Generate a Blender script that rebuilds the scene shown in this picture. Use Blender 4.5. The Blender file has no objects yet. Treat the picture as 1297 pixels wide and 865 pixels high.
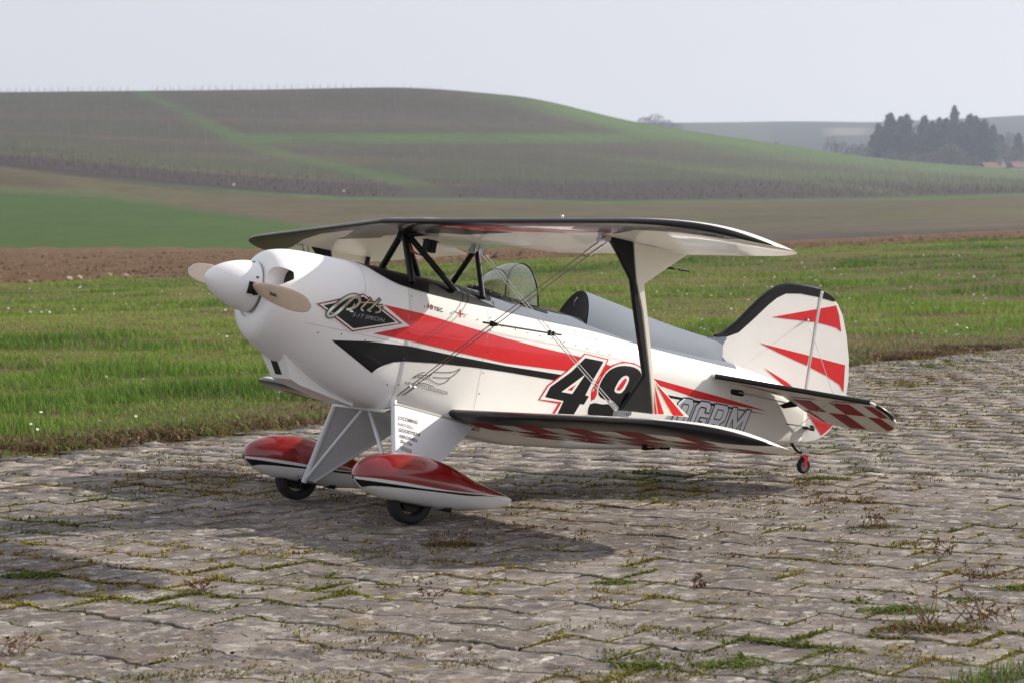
import bpy, bmesh, math, random
import numpy as np
from mathutils import Vector, Matrix
from mathutils.geometry import delaunay_2d_cdt
rng = np.random.default_rng(7); random.seed(7)
R = math.radians
scene = bpy.context.scene
col = scene.collection
K = 1.25                                    # aircraft drawing units -> metres

# ------------------------------------------------------------------ camera, sky, sun, exposure
cam_d = bpy.data.cameras.new('camera'); cam = bpy.data.objects.new('camera', cam_d); col.objects.link(cam)
cam.location = (0, 0, 0.757)
cam.rotation_euler = (Matrix.Rotation(R(90 - 2.479), 3, 'X') @ Matrix.Rotation(R(-0.406), 3, 'Z')).to_euler()
cam_d.sensor_width = 36; cam_d.lens = 74.94; cam_d.clip_start = 0.05; cam_d.clip_end = 9000
cam_d.dof.use_dof = True; cam_d.dof.focus_distance = 6.0; cam_d.dof.aperture_fstop = 11
scene.camera = cam
SUN = Vector((2.046, 0.782, 1.0)).normalized()
sun_el = math.asin(SUN.z); sun_az = math.atan2(SUN.x, SUN.y)
sd = bpy.data.lights.new('sun', 'SUN'); sun = bpy.data.objects.new('sun', sd); col.objects.link(sun)
sd.energy = 4.2; sd.angle = R(0.6); sd.color = (1.0, 0.91, 0.79)
sun.rotation_euler = (-SUN).to_track_quat('-Z', 'Y').to_euler()
world = bpy.data.worlds.new('World'); scene.world = world; world.use_nodes = True
nt = world.node_tree; nt.nodes.clear()
sky = nt.nodes.new('ShaderNodeTexSky'); sky.sky_type = 'NISHITA'; sky.sun_disc = False
sky.sun_elevation = sun_el; sky.sun_rotation = sun_az
sky.air_density = 1.0; sky.dust_density = 2.0; sky.ozone_density = 1.5
# thin high cloud veil: the blue sky is seen through an even, pale grey layer
hs = nt.nodes.new('ShaderNodeHueSaturation'); hs.inputs['Saturation'].default_value = 0.3
mx = nt.nodes.new('ShaderNodeMix'); mx.data_type = 'RGBA'; mx.inputs['Factor'].default_value = 0.75
mx.inputs[7].default_value = (4.62, 4.58, 4.92, 1)
bg = nt.nodes.new('ShaderNodeBackground'); bg.inputs['Strength'].default_value = 0.10
wo = nt.nodes.new('ShaderNodeOutputWorld')
nt.links.new(sky.outputs[0], hs.inputs['Color']); nt.links.new(hs.outputs[0], mx.inputs[6])
nt.links.new(mx.outputs[2], bg.inputs[0]); nt.links.new(bg.outputs[0], wo.inputs[0])
scene.view_settings.view_transform = 'Standard'; scene.view_settings.look = 'None'
scene.view_settings.exposure = 0.75; scene.view_settings.gamma = 1.0
scene.cycles.max_bounces = 8; scene.cycles.transparent_max_bounces = 12
scene.cycles.volume_bounces = 0
scene.cycles.use_denoising = True

# ------------------------------------------------------------------ helpers
def tag(o, label=None, cat=None, group=None, kind=None):
    if label: o['label'] = label
    if cat: o['category'] = cat
    if group: o['group'] = group
    if kind: o['kind'] = kind
    return o

def link(o, parent=None):
    col.objects.link(o)
    if parent is not None: o.parent = parent
    return o

def mesh_obj(name, verts, faces, mat, parent=None, smooth=True, sharp=None):
    me = bpy.data.meshes.new(name)
    me.from_pydata([tuple(map(float, v)) for v in verts], [], faces)
    if mat is not None:
        for m in (mat if isinstance(mat, (list, tuple)) else [mat]): me.materials.append(m)
    me.validate(); me.update()
    if smooth:
        me.shade_smooth()
        if sharp: me.set_sharp_from_angle(angle=R(sharp))
    return link(bpy.data.objects.new(name, me), parent)

def big_mesh(name, verts, loops, sizes, mat, attrs=None, smooth=False):
    """numpy arrays straight into a mesh: verts (n,3), flat loop vertex indices, face sizes"""
    me = bpy.data.meshes.new(name)
    me.vertices.add(len(verts)); me.vertices.foreach_set('co', np.ascontiguousarray(verts, np.float32).ravel())
    me.loops.add(len(loops)); me.loops.foreach_set('vertex_index', np.ascontiguousarray(loops, np.int32))
    me.polygons.add(len(sizes)); st = np.concatenate([[0], np.cumsum(sizes)[:-1]]).astype(np.int32)
    me.polygons.foreach_set('loop_start', st)
    if smooth: me.polygons.foreach_set('use_smooth', np.ones(len(sizes), bool))
    for k, a in (attrs or {}).items():
        if a.ndim == 2:
            at = me.color_attributes.new(k, 'FLOAT_COLOR', 'POINT'); c = np.ones((len(a), 4), np.float32); c[:, :3] = a
            at.data.foreach_set('color', c.ravel())
        else:
            at = me.attributes.new(k, 'FLOAT', 'POINT'); at.data.foreach_set('value', a.astype(np.float32))
    for m in (mat if isinstance(mat, (list, tuple)) else [mat]): me.materials.append(m)
    me.update(calc_edges=True)
    return me

def empty(name, loc=(0, 0, 0), parent=None):
    o = bpy.data.objects.new(name, None); o.location = loc; o.empty_display_size = .1
    return link(o, parent)

def _n(nt, t, **kw):
    n = nt.nodes.new(t)
    for k, v in kw.items(): setattr(n, k, v)
    return n

def mat_new(name):
    m = bpy.data.materials.new(name); m.use_nodes = True
    return m, m.node_tree, m.node_tree.nodes['Principled BSDF']

def paint(name, c, rough=.3, coat=0., metal=0., vary=.04, bump=0., coat_rough=.03, spec=.5):
    """painted or moulded surface with faint mottling so that it is never perfectly even"""
    m, nt, b = mat_new(name)
    tc = _n(nt, 'ShaderNodeTexCoord'); nz = _n(nt, 'ShaderNodeTexNoise')
    nz.inputs['Scale'].default_value = 9; nz.inputs['Detail'].default_value = 6
    nt.links.new(tc.outputs['Object'], nz.inputs['Vector'])
    mr = _n(nt, 'ShaderNodeMapRange'); mr.inputs['From Min'].default_value = .3; mr.inputs['From Max'].default_value = .7
    mr.inputs['To Min'].default_value = 1 - vary; mr.inputs['To Max'].default_value = 1 + vary
    nt.links.new(nz.outputs['Fac'], mr.inputs['Value'])
    mul = _n(nt, 'ShaderNodeVectorMath', operation='SCALE'); mul.inputs[0].default_value = c
    nt.links.new(mr.outputs[0], mul.inputs['Scale']); nt.links.new(mul.outputs[0], b.inputs['Base Color'])
    r2 = _n(nt, 'ShaderNodeMapRange'); r2.inputs['To Min'].default_value = rough * .8; r2.inputs['To Max'].default_value = rough * 1.2
    nt.links.new(nz.outputs['Fac'], r2.inputs['Value']); nt.links.new(r2.outputs[0], b.inputs['Roughness'])
    b.inputs['Metallic'].default_value = metal; b.inputs['Coat Weight'].default_value = coat
    b.inputs['Coat Roughness'].default_value = coat_rough; b.inputs['Specular IOR Level'].default_value = spec
    if bump:
        n2 = _n(nt, 'ShaderNodeTexNoise'); n2.inputs['Scale'].default_value = 6; n2.inputs['Detail'].default_value = 3
        nt.links.new(tc.outputs['Object'], n2.inputs['Vector'])
        bp = _n(nt, 'ShaderNodeBump'); bp.inputs['Strength'].default_value = bump; bp.inputs['Distance'].default_value = .02
        nt.links.new(n2.outputs['Fac'], bp.inputs['Height']); nt.links.new(bp.outputs[0], b.inputs['Normal'])
        nt.links.new(bp.outputs[0], b.inputs['Coat Normal'])
    return m

M = {}
M['white'] = paint('white_gloss_film', (.76, .755, .735), .32, .5, vary=.02, bump=.035)
M['wing_white'] = paint('white_wing_film', (.78, .765, .72), .30, .55, vary=.02, bump=.05, coat_rough=.05)
M['cowl'] = paint('white_cowl_lacquer', (.86, .86, .86), .36, .35, vary=.015, coat_rough=.12)
M['spinner'] = paint('white_spinner', (.87, .87, .88), .42, .12, vary=.01, coat_rough=.2)
M['red'] = paint('red_gloss', (.60, .012, .018), .28, .7, vary=.04, bump=.03)
M['dark_red'] = paint('deep_red_lacquer', (.23, .004, .006), .25, 1.0, vary=.05, coat_rough=.015)
M['check_red'] = paint('checker_red', (.26, .006, .012), .55, .0, spec=.2, vary=.05, bump=.03)
M['black'] = paint('black_gloss', (.006, .006, .007), .32, .12, vary=.1, bump=.03, spec=.3)
M['satin_black'] = paint('satin_black', (.006, .006, .007), .5, .0, vary=.1, spec=.25)
M['grey'] = paint('silver_grey_film', (.158, .184, .226), .75, .0, spec=.2, metal=.0, vary=.03, bump=.05, coat_rough=.25)
M['leg'] = paint('white_leg', (.74, .76, .80), .4, .2, vary=.02)
M['cream'] = paint('cream_plastic', (.74, .71, .62), .35, .4, vary=.02)
M['wood'] = paint('pale_wood', (.62, .48, .36), .5, .15, vary=.10)
M['chrome'] = paint('chrome_foil', (.62, .63, .52), .18, metal=.9, vary=.2)
M['steel'] = paint('steel', (.42, .42, .43), .3, metal=.9, vary=.06)
M['bright_wire'] = paint('bright_wire_steel', (.62, .61, .60), .35, metal=.7, vary=.05)
M['wire'] = paint('bracing_wire_steel', (.16, .145, .135), .42, metal=.6, vary=.05)
M['rubber'] = paint('tyre_rubber', (.010, .010, .011), .8, vary=.2)
M['rubber_grey'] = paint('grey_rubber', (.10, .10, .10), .7, vary=.15)
M['print_grey'] = paint('print_grey', (.30, .30, .31), .5)
M['print_dark'] = paint('print_dark', (.05, .045, .05), .5)
M['tail_white'] = paint('white_tail_film', (.68, .665, .62), .5, .08, vary=.02, bump=.05, coat_rough=.1)
M['reg_grey'] = paint('registration_grey', (.72, .75, .82), .35, .5, vary=.03)
M['seam'] = paint('seam_shadow_gap', (.36, .355, .34), .6)
M['orange'] = paint('orange_lead', (.55, .13, .03), .5)
M['red_alu'] = paint('red_anodised', (.62, .02, .03), .3, .2, metal=.4)
m, nt, b = mat_new('windshield_plastic'); nt.nodes.remove(b)
tr = _n(nt, 'ShaderNodeBsdfTransparent'); tr.inputs[0].default_value = (.86, .87, .86, 1)
gl = _n(nt, 'ShaderNodeBsdfGlossy'); gl.inputs['Roughness'].default_value = .06
lw_ = _n(nt, 'ShaderNodeLayerWeight'); lw_.inputs[0].default_value = .22
mr = _n(nt, 'ShaderNodeMapRange'); mr.inputs['To Min'].default_value = .10; mr.inputs['To Max'].default_value = .8
nt.links.new(lw_.outputs['Facing'], mr.inputs['Value'])
ms = _n(nt, 'ShaderNodeMixShader'); nt.links.new(mr.outputs[0], ms.inputs[0]); nt.links.new(tr.outputs[0], ms.inputs[1])
nt.links.new(gl.outputs[0], ms.inputs[2]); nt.links.new(ms.outputs[0], nt.nodes['Material Output'].inputs[0])
M['glass'] = m

# ------------------------------------------------------------------ the aeroplane: shapes in its own axes (x aft, y starboard, z up)
def pchip(xs, ys):
    xs = np.array(xs, float); ys = np.array(ys, float); h = np.diff(xs); d = np.diff(ys) / h
    m = np.zeros(len(xs)); m[0] = d[0]; m[-1] = d[-1]
    for i in range(1, len(xs) - 1):
        if d[i-1] * d[i] > 0:
            a, b = 2 * h[i] + h[i-1], h[i] + 2 * h[i-1]; m[i] = (a + b) / (a / d[i-1] + b / d[i])
    def f(x):
        x = np.clip(np.asarray(x, float), xs[0], xs[-1]); i = np.clip(np.searchsorted(xs, x) - 1, 0, len(xs) - 2)
        t = (x - xs[i]) / h[i]
        return (1+2*t)*(1-t)**2*ys[i] + t*(1-t)**2*h[i]*m[i] + t*t*(3-2*t)*ys[i+1] + t*t*(t-1)*h[i]*m[i+1]
    return f
# x, half width, z of the widest line, crest, belly, top exponent, bottom exponent
FUS = np.array([
 (.1225,.0595,-.010,.047,-.069,2,2),(.125,.080,-.015,.062,-.085,2,2),(.130,.097,-.015,.079,-.101,2,2),(.140,.108,-.015,.089,-.113,2,2),
 (.160,.117,-.016,.097,-.125,2,2.05),(.190,.1235,-.02,.1035,-.140,2,2.1),(.230,.128,-.025,.107,-.158,2.1,2.3),
 (.280,.131,-.03,.109,-.180,2.2,2.6),(.340,.133,-.03,.111,-.200,2.3,3.2),(.400,.135,-.03,.111,-.212,2.3,4),
 (.460,.136,-.03,.112,-.216,2.3,5),(.550,.137,-.025,.1145,-.225,2.3,7),(.650,.137,-.02,.1165,-.236,2.3,9),
 (.760,.135,-.015,.1165,-.236,2.3,9),(.900,.130,-.01,.1145,-.222,2.3,8),(1.00,.122,-.005,.113,-.209,2.3,8),
 (1.20,.097,0,.110,-.176,2.3,7),(1.35,.074,.005,.106,-.147,2.3,6),(1.50,.050,.008,.098,-.118,2.2,5),
 (1.65,.028,.01,.085,-.088,2.1,4),(1.77,.012,.01,.07,-.062,2,3)])
FP = [pchip(FUS[:, 0], FUS[:, i]) for i in range(1, 7)]
# spats: x, half width, widest z, top, bottom
SPT = np.array([(.3165,.002,-.368,-.366,-.370),(.319,.012,-.367,-.356,-.378),(.326,.021,-.365,-.343,-.385),(.340,.030,-.363,-.331,-.394),
 (.357,.036,-.362,-.322,-.402),(.385,.043,-.360,-.3125,-.4085),(.412,.047,-.360,-.307,-.411),(.447,.050,-.360,-.302,-.412),(.476,.051,-.361,-.301,-.412),
 (.534,.048,-.362,-.308,-.411),(.580,.041,-.363,-.320,-.408),(.620,.033,-.363,-.333,-.402),(.670,.022,-.363,-.344,-.391),(.712,.014,-.362,-.352,-.378),
 (.726,.011,-.363,-.356,-.374)])
SP = [pchip(SPT[:, 0], SPT[:, i]) for i in range(1, 5)]
def fus_par(x): return [g(x) for g in FP]
def spat_par(x): return [g(x) for g in SP] + [np.full_like(np.asarray(x, float), 2.1), np.full_like(np.asarray(x, float), 2.3)]
def sec_pt(par, x, phi):
    """surface point: phi 0 = port side, 90 = crest, 180 = starboard, -90 = belly"""
    w, zl, zt, zb, nt_, nb = par(x); s, c = np.sin(phi), np.cos(phi)
    n = np.where(s >= 0, nt_, nb)
    return np.stack([x + 0*phi, -w * np.sign(c) * np.abs(c)**(2/n), np.where(s >= 0, zl + (zt-zl)*np.abs(s)**(2/n), zl - (zl-zb)*np.abs(s)**(2/n))], -1)
def halfw(par, x, z):
    w, zl, zt, zb, nt_, nb = par(x); up = z > zl
    t = np.where(up, (z-zl)/(zt-zl), (zl-z)/(zl-zb)); n = np.where(up, nt_, nb)
    return w * np.clip(1 - np.clip(t, 0, 1)**n, 1e-6, 1)**(1/n)
def side_map(par, side=-1, y0=0., kx=None):
    """(x,z) drawn on the side view -> point just outside the skin; side -1 = port, +1 = starboard"""
    def f(P, off):
        x, z = P[:, 0], P[:, 1]; e = 1e-3
        h = halfw(par, x, z); hx = (halfw(par, x+e, z) - halfw(par, x-e, z)) / (2*e); hz = (halfw(par, x, z+e) - halfw(par, x, z-e)) / (2*e)
        hx = np.clip(hx, -3, 3); hz = np.clip(hz, -6, 6)
        n = np.stack([-hx, np.ones_like(h), -hz], -1); n /= np.linalg.norm(n, axis=1)[:, None]
        q = np.stack([x, h, z], -1) + n * off
        q[:, 1] = y0 + side * q[:, 1]
        return q
    return f

def ring_loft(rings, close=True, cap0=False, cap1=False):
    n = len(rings[0]); V = [tuple(p) for r in rings for p in r]; F = []
    for i in range(len(rings) - 1):
        for j in range(n if close else n - 1):
            a, b = i*n + j, i*n + (j+1) % n
            F.append((a, b, b + n, a + n))
    if cap0: F.append(tuple(reversed(range(n))))
    if cap1: F.append(tuple(range((len(rings)-1)*n, len(rings)*n)))
    return V, F

def kmesh(name, V, F, mat, parent, **kw):
    return mesh_obj(name, np.asarray(V, float) * K, F, mat, parent, **kw)

def tube_vf(pts, r, n=8, cap=True):
    pts = [Vector(p) for p in pts]; rr = r if isinstance(r, (list, tuple)) else [r]*len(pts)
    rings = []; up = Vector((0, 0, 1))
    for i, p in enumerate(pts):
        d = (pts[min(i+1, len(pts)-1)] - pts[max(i-1, 0)]).normalized()
        a = d.cross(up if abs(d.z) < .95 else Vector((0, 1, 0))).normalized(); b = d.cross(a)
        rings.append([p + a*math.cos(t)*rr[i] + b*math.sin(t)*rr[i] for t in (2*math.pi*k/n for k in range(n))])
    return ring_loft(rings, True, cap, cap)
def tube(name, pts, r, mat, parent, n=8):
    V, F = tube_vf(pts, r, n); return kmesh(name, V, F, mat, parent, sharp=50)
def join_vf(*parts):
    V, F = [], []
    for v, f in parts:
        o = len(V); V += list(v); F += [tuple(i + o for i in q) for q in f]
    return V, F
def box_vf(c, s, rot=None):
    P = []
    for x in (-.5, .5):
        for y in (-.5, .5):
            for z in (-.5, .5):
                v = Vector((x*s[0], y*s[1], z*s[2]))
                if rot is not None: v = rot @ v
                P.append(tuple(Vector(c) + v))
    return P, [(0,1,3,2),(4,6,7,5),(0,4,5,1),(2,3,7,6),(0,2,6,4),(1,5,7,3)]

def resample(poly, step, closed=True):
    out = []
    n = len(poly)
    for i in range(n if closed else n - 1):
        a = np.array(poly[i]); b = np.array(poly[(i+1) % n]); k = max(1, int(np.ceil(np.linalg.norm(b-a) / step)))
        for t in range(k): out.append(tuple(a + (b-a)*t/k))
    if not closed: out.append(tuple(poly[-1]))
    return out
def smooth_poly(poly, it=1, keep=()):
    """Chaikin corner cutting for the hand-traced curves"""
    P = [np.array(p) for p in poly]
    for _ in range(it):
        Q = []
        for i in range(len(P)):
            a, b = P[i], P[(i+1) % len(P)]; Q += [a*.75 + b*.25, a*.25 + b*.75]
        P = Q
    return [tuple(p) for p in P]
def inset(poly, d):
    """move every corner of a closed outline inward by d"""
    P = np.array(poly, float); n = len(P); area = .5*np.sum(P[:,0]*np.roll(P[:,1],-1) - np.roll(P[:,0],-1)*P[:,1]); sg = 1 if area > 0 else -1
    out = []
    for i in range(n):
        a, b, c = P[i-1], P[i], P[(i+1) % n]
        e1 = (b-a)/max(np.linalg.norm(b-a), 1e-9); e2 = (c-b)/max(np.linalg.norm(c-b), 1e-9)
        n1 = np.array([-e1[1], e1[0]])*sg; n2 = np.array([-e2[1], e2[0]])*sg
        m = n1 + n2; L = max(np.dot(m, m), .35); out.append(b + 2*d*m/L)
    return [tuple(p) for p in out]
def fill2d(poly, step=None):
    """triangles filling a 2-D outline, with extra points inside when step is given"""
    P = list(poly); n = len(P); pts = [Vector(p) for p in P]; A = np.array(P)
    if step:
        lo, hi = A.min(0), A.max(0)
        gx = np.arange(lo[0] + step*.5, hi[0], step); gy = np.arange(lo[1] + step*.5, hi[1], step)
        if len(gx) * len(gy) < 6000:
            for x in gx:
                for y in gy: pts.append(Vector((float(x), float(y))))
    v, e, f, *_ = delaunay_2d_cdt(pts, [], [list(range(n))], 1, 1e-7)
    V = np.array([tuple(q) for q in v]); return V, [tuple(t) for t in f]
def decal(name, polys, fmap, off, mat, parent, step=.02, stuff=False):
    """thin film of a given outline lying on a skin"""
    V, F = [], []
    for p in polys:
        v, f = fill2d(resample(p, step), step)
        if len(f) == 0: continue
        q = fmap(v, off); o = len(V); V += [tuple(a) for a in q]; F += [tuple(i+o for i in t) for t in f]
    return kmesh(name, V, F, mat, parent)
def ribbon(pts, w, closed=False):
    P = np.array(pts, float); d = np.gradient(P, axis=0); d /= np.linalg.norm(d, axis=1)[:, None] + 1e-9
    n = np.stack([-d[:, 1], d[:, 0]], -1); ww = np.asarray(w)*np.ones(len(P))
    return [tuple(a) for a in P + n*ww[:, None]/2] + [tuple(a) for a in (P - n*ww[:, None]/2)[::-1]]
def curve_pts(pts, k=6):
    P = np.array(pts, float)
    if len(P) < 3: return [tuple(p) for p in P]
    Q = np.vstack([2*P[0]-P[1], P, 2*P[-1]-P[-2]]); out = []
    for i in range(1, len(Q)-2):
        for t in np.linspace(0, 1, k, endpoint=False):
            a, b, c, d = Q[i-1], Q[i], Q[i+1], Q[i+2]
            out.append(tuple(.5*((2*b) + (c-a)*t + (2*a-5*b+4*c-d)*t*t + (3*b-a-3*c+d)*t**3)))
    return out + [tuple(P[-1])]
def ribbon_vf(pts, w):
    P = np.array(pts, float); d = np.gradient(P, axis=0); d /= np.linalg.norm(d, axis=1)[:, None] + 1e-9
    n = np.stack([-d[:, 1], d[:, 0]], -1); ww = (np.asarray(w)*np.ones(len(P)))[:, None]/2
    V = np.vstack([P + n*ww, P - n*ww]); k = len(P)
    return V, [(i, i+1, k+i+1, k+i) for i in range(k-1)]
def stroke(name, lines, w, fmap, off, mat, parent):
    V, F = [], []
    for l in lines:
        v, f = ribbon_vf(l, w); q = fmap(v, off); o = len(V); V += [tuple(a) for a in q]; F += [tuple(i+o for i in t) for t in f]
    return kmesh(name, V, F, mat, parent)
def text_mesh(s, shear=0., extra=0., space=1., cuts=0):
    c = bpy.data.curves.new('text', 'FONT'); c.body = s; c.size = 1; c.shear = shear; c.resolution_u = 3; c.offset = extra; c.space_character = space
    o = bpy.data.objects.new('text', c); col.objects.link(o); bpy.context.view_layer.update()
    me = bpy.data.meshes.new_from_object(o.evaluated_get(bpy.context.evaluated_depsgraph_get()))
    if cuts:
        bm = bmesh.new(); bm.from_mesh(me); bmesh.ops.triangulate(bm, faces=bm.faces); bmesh.ops.subdivide_edges(bm, edges=bm.edges, cuts=cuts, use_grid_fill=True); bm.to_mesh(me); bm.free()
    V = np.array([v.co[:2] for v in me.vertices]).reshape(-1, 2); F = [tuple(p.vertices) for p in me.polygons]
    bpy.data.objects.remove(o); bpy.data.curves.remove(c); bpy.data.meshes.remove(me)
    return V, F
def lettering(name, s, p0, p1, h, fmap, off, mat, parent, shear=0., extra=0., space=1., up=None, cuts=0):
    """one line of print from p0 to p1 (ends of the baseline on the drawing), capital height h"""
    V, F = text_mesh(s, shear, extra, space, cuts)
    wdt = V[:, 0].max() - V[:, 0].min(); u = (V[:, 0] - V[:, 0].min()) / wdt; v = V[:, 1] / .7 * h
    p0, p1 = np.array(p0), np.array(p1); d = p1 - p0
    upv = np.array([0.] * (len(p0)-1) + [1.]) if up is None else np.array(up)
    P = p0 + np.outer(u, d) + np.outer(v, upv)
    q = fmap(P, off) if fmap else P
    return kmesh(name, q, F, mat, parent, smooth=False)
def slab(name, poly, place, t, mat, parent, edge=None, mat_edge=None):
    """flat surface with rounded edges: outline in 2-D, place(P, h) puts it in space at height h off its mid plane"""
    e = edge if edge else t*.5
    P0 = np.array(poly); P1 = np.array(inset(poly, e*.35)); P2 = np.array(inset(poly, e))
    n = len(P0); rings = [(P2, t/2), (P1, t*.36), (P0, 0), (P1, -t*.36), (P2, -t/2)]
    V = np.vstack([place(p, h) for p, h in rings]); F = []
    for k in range(4):
        for i in range(n): a, b = k*n+i, k*n+(i+1) % n; F.append((a, b, b+n, a+n))
    v, f = fill2d([tuple(p) for p in P2]); o = len(V)
    V = np.vstack([V, place(v, t/2), place(v, -t/2)]); F += [tuple(i+o for i in q) for q in f]; F += [tuple(i+o+len(v) for i in q[::-1]) for q in f]
    return kmesh(name, V, F, mat, parent, sharp=40)

plane = empty('aerobatic_biplane', (-.860, 5.945, .689))
plane.rotation_euler = (0, R(13.224), R(31.971))
tag(plane, 'white red and black model biplane number 49 parked on the mossy pavers', 'model aircraft')

# ---- fuselage and cowling
def skin(x0, x1, nx, par, mat, name, nphi=96, caps=(False, False), y0=0., xs=None):
    xs = np.linspace(x0, x1, nx) if xs is None else xs; ph = np.linspace(-np.pi/2, 1.5*np.pi, nphi, endpoint=False)
    rings = [sec_pt(par, x, ph) + np.array([0, y0, 0]) for x in xs]
    V, F = ring_loft(rings, True, *caps)
    return V, F
xs = np.concatenate([.1225 + .0375*np.linspace(0, 1, 24)**1.3, .16 + .30*np.linspace(0, 1, 52)[1:]**1.2])
V, F = skin(0, 0, 0, fus_par, None, '', xs=xs)
inner = sec_pt(fus_par, np.full(96, .1225), np.linspace(-np.pi/2, 1.5*np.pi, 96, endpoint=False))
V2, F2 = ring_loft([[(.128, p[1]*.985, p[2]*.985) for p in inner], list(inner)], True, True, False)
V, F = join_vf((V, F + [tuple(range((len(xs)-1)*96, len(xs)*96))]), (V2, F2))
cowl = kmesh('cowling', V, F, M['cowl'], plane)
bm = bmesh.new(); bm.from_mesh(cowl.data); bmesh.ops.remove_doubles(bm, verts=bm.verts, dist=1e-5); bmesh.ops.recalc_face_normals(bm, faces=bm.faces); bm.to_mesh(cowl.data); bm.free()
# round cooling inlets sunk straight back into the nose beside the spinner
INL = [(-.085, .026), (.085, .026)]
cut = []
for cy, cz in INL:
    v, f = ring_loft([[(x, cy + .0245*math.cos(t), cz + .0255*math.sin(t)) for t in np.linspace(0, 2*np.pi, 40, endpoint=False)] for x in (.05, .1690)], True, True, True); cut.append((v, f))
ct = kmesh('cutter', *join_vf(*cut), M['cowl'], None, smooth=False)
bm = bmesh.new(); bm.from_mesh(ct.data); bmesh.ops.recalc_face_normals(bm, faces=bm.faces); bm.to_mesh(ct.data); bm.free()
md = cowl.modifiers.new('inlets', 'BOOLEAN'); md.operation = 'DIFFERENCE'; md.object = ct; md.solver = 'EXACT'
plane_m = (plane.location.copy(), plane.rotation_euler.copy()); plane.location = (0, 0, 0); plane.rotation_euler = (0, 0, 0)
bpy.context.view_layer.update()
newme = bpy.data.meshes.new_from_object(cowl.evaluated_get(bpy.context.evaluated_depsgraph_get()))
cowl.modifiers.clear(); old = cowl.data; cowl.data = newme; newme.name = 'cowling'; bpy.data.objects.remove(ct); plane.location, plane.rotation_euler = plane_m
newme.shade_smooth(); newme.set_sharp_from_angle(angle=R(40))
for cy, cz in INL:
    v = [(.1682, cy + .0241*math.cos(t), cz + .0251*math.sin(t)) for t in np.linspace(0, 2*np.pi, 32, endpoint=False)]
    kmesh('inlet_duct', v, [tuple(range(32))], M['satin_black'], cowl, smooth=False)
V, F = skin(.4602, 1.77, 110, fus_par, None, '', caps=(True, True))
fus = kmesh('fuselage', V, F, M['white'], plane)
port = side_map(fus_par, -1); star = side_map(fus_par, 1)
# lip of the cowling's outlet under the belly
yy = np.linspace(-.128, .128, 25)
V, F = ring_loft([[(.455, y, -.2155 + .004*np.cos(a)*1.2), (.455 + .012, y, -.206), (.445, y, -.219)] for y, a in zip(yy, yy)], True, True, True)
kmesh('outlet_lip', V, F, M['cowl'], cowl)
# chin scoop
hw = .062
prof = [(.200, -.128), (.238, -.186), (.262, -.194), (.40, -.217), (.40, -.17), (.25, -.13)]
V = [(x, -hw*(.82 if i in (1, 2) else 1), z) for i, (x, z) in enumerate(prof)] + [(x, hw*(.82 if i in (1, 2) else 1), z) for i, (x, z) in enumerate(prof)]
F = [tuple(range(5, -1, -1)), tuple(range(6, 12))] + [(i, (i+1) % 6, 6+(i+1) % 6, 6+i) for i in range(6)]
scoop = kmesh('chin_scoop', V, F, M['cowl'], plane, sharp=35)
def chin(P, off):
    a = np.array([.200, 0, -.128]); d = np.array([.038, 0, -.058]); nn = np.array([-.058, 0, -.038]); nn /= np.linalg.norm(nn)
    return a + P[:, 1:2]*d + np.stack([0*P[:, 0], P[:, 0], 0*P[:, 0]], -1) + nn*off
decal('scoop_opening', [[(-.012, .25), (.022, .25), (.022, .86), (-.012, .86)]], chin, .0006, M['satin_black'], scoop)
# panel seams, screws
sw = .0008
stroke('panel_seam', [resample([(.2103,-.0597),(.4333,-.0563),(.5049,-.057)], .02, False)], sw, port, .0005, M['seam'], fus)
stroke('panel_seam', [resample([(.660,.0166),(.7244,.0178),(.8625,.025),(1.0095,.0291),(1.08,.028)], .02, False)], sw, port, .0012, M['seam'], fus)
for x0, zs in ((.345, (.105, -.04)), (.4605, (.07, -.20)), (.675, (.07, -.19))):
    stroke('panel_seam', [[(x0 + (.0 if x0 < .4 else 0), z) for z in np.linspace(zs[0], zs[1], 24)]], sw, port, .0005, M['seam'], fus)
V, F = [], []
scr = [(x, .0345 + .0035*math.sin(x*3)) for x in np.arange(.50, 1.06, .036)] + [(.681, z) for z in (.05, .02, -.03, -.08, -.13, -.17)] + [(.467, z) for z in (.055, -.03, -.09, -.15)] \
    + [(.30, -.067), (.36, -.068), (.245, -.075), (.44, -.155), (1.0, .062), (.935, .07), (.85, .066), (1.478, .044), (1.478, .008), (1.53, .045), (1.535, .012)]
for x, z in scr:
    v = np.array([(x + .0017*math.cos(t), z + .0017*math.sin(t)) for t in np.linspace(0, 2*np.pi, 8, endpoint=False)])
    q = port(v, .0011); o = len(V); V += [tuple(a) for a in q]; F.append(tuple(range(o, o+8)))
tag(kmesh('panel_screws', V, F, M['print_dark'], fus, smooth=False), kind='stuff')

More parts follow.
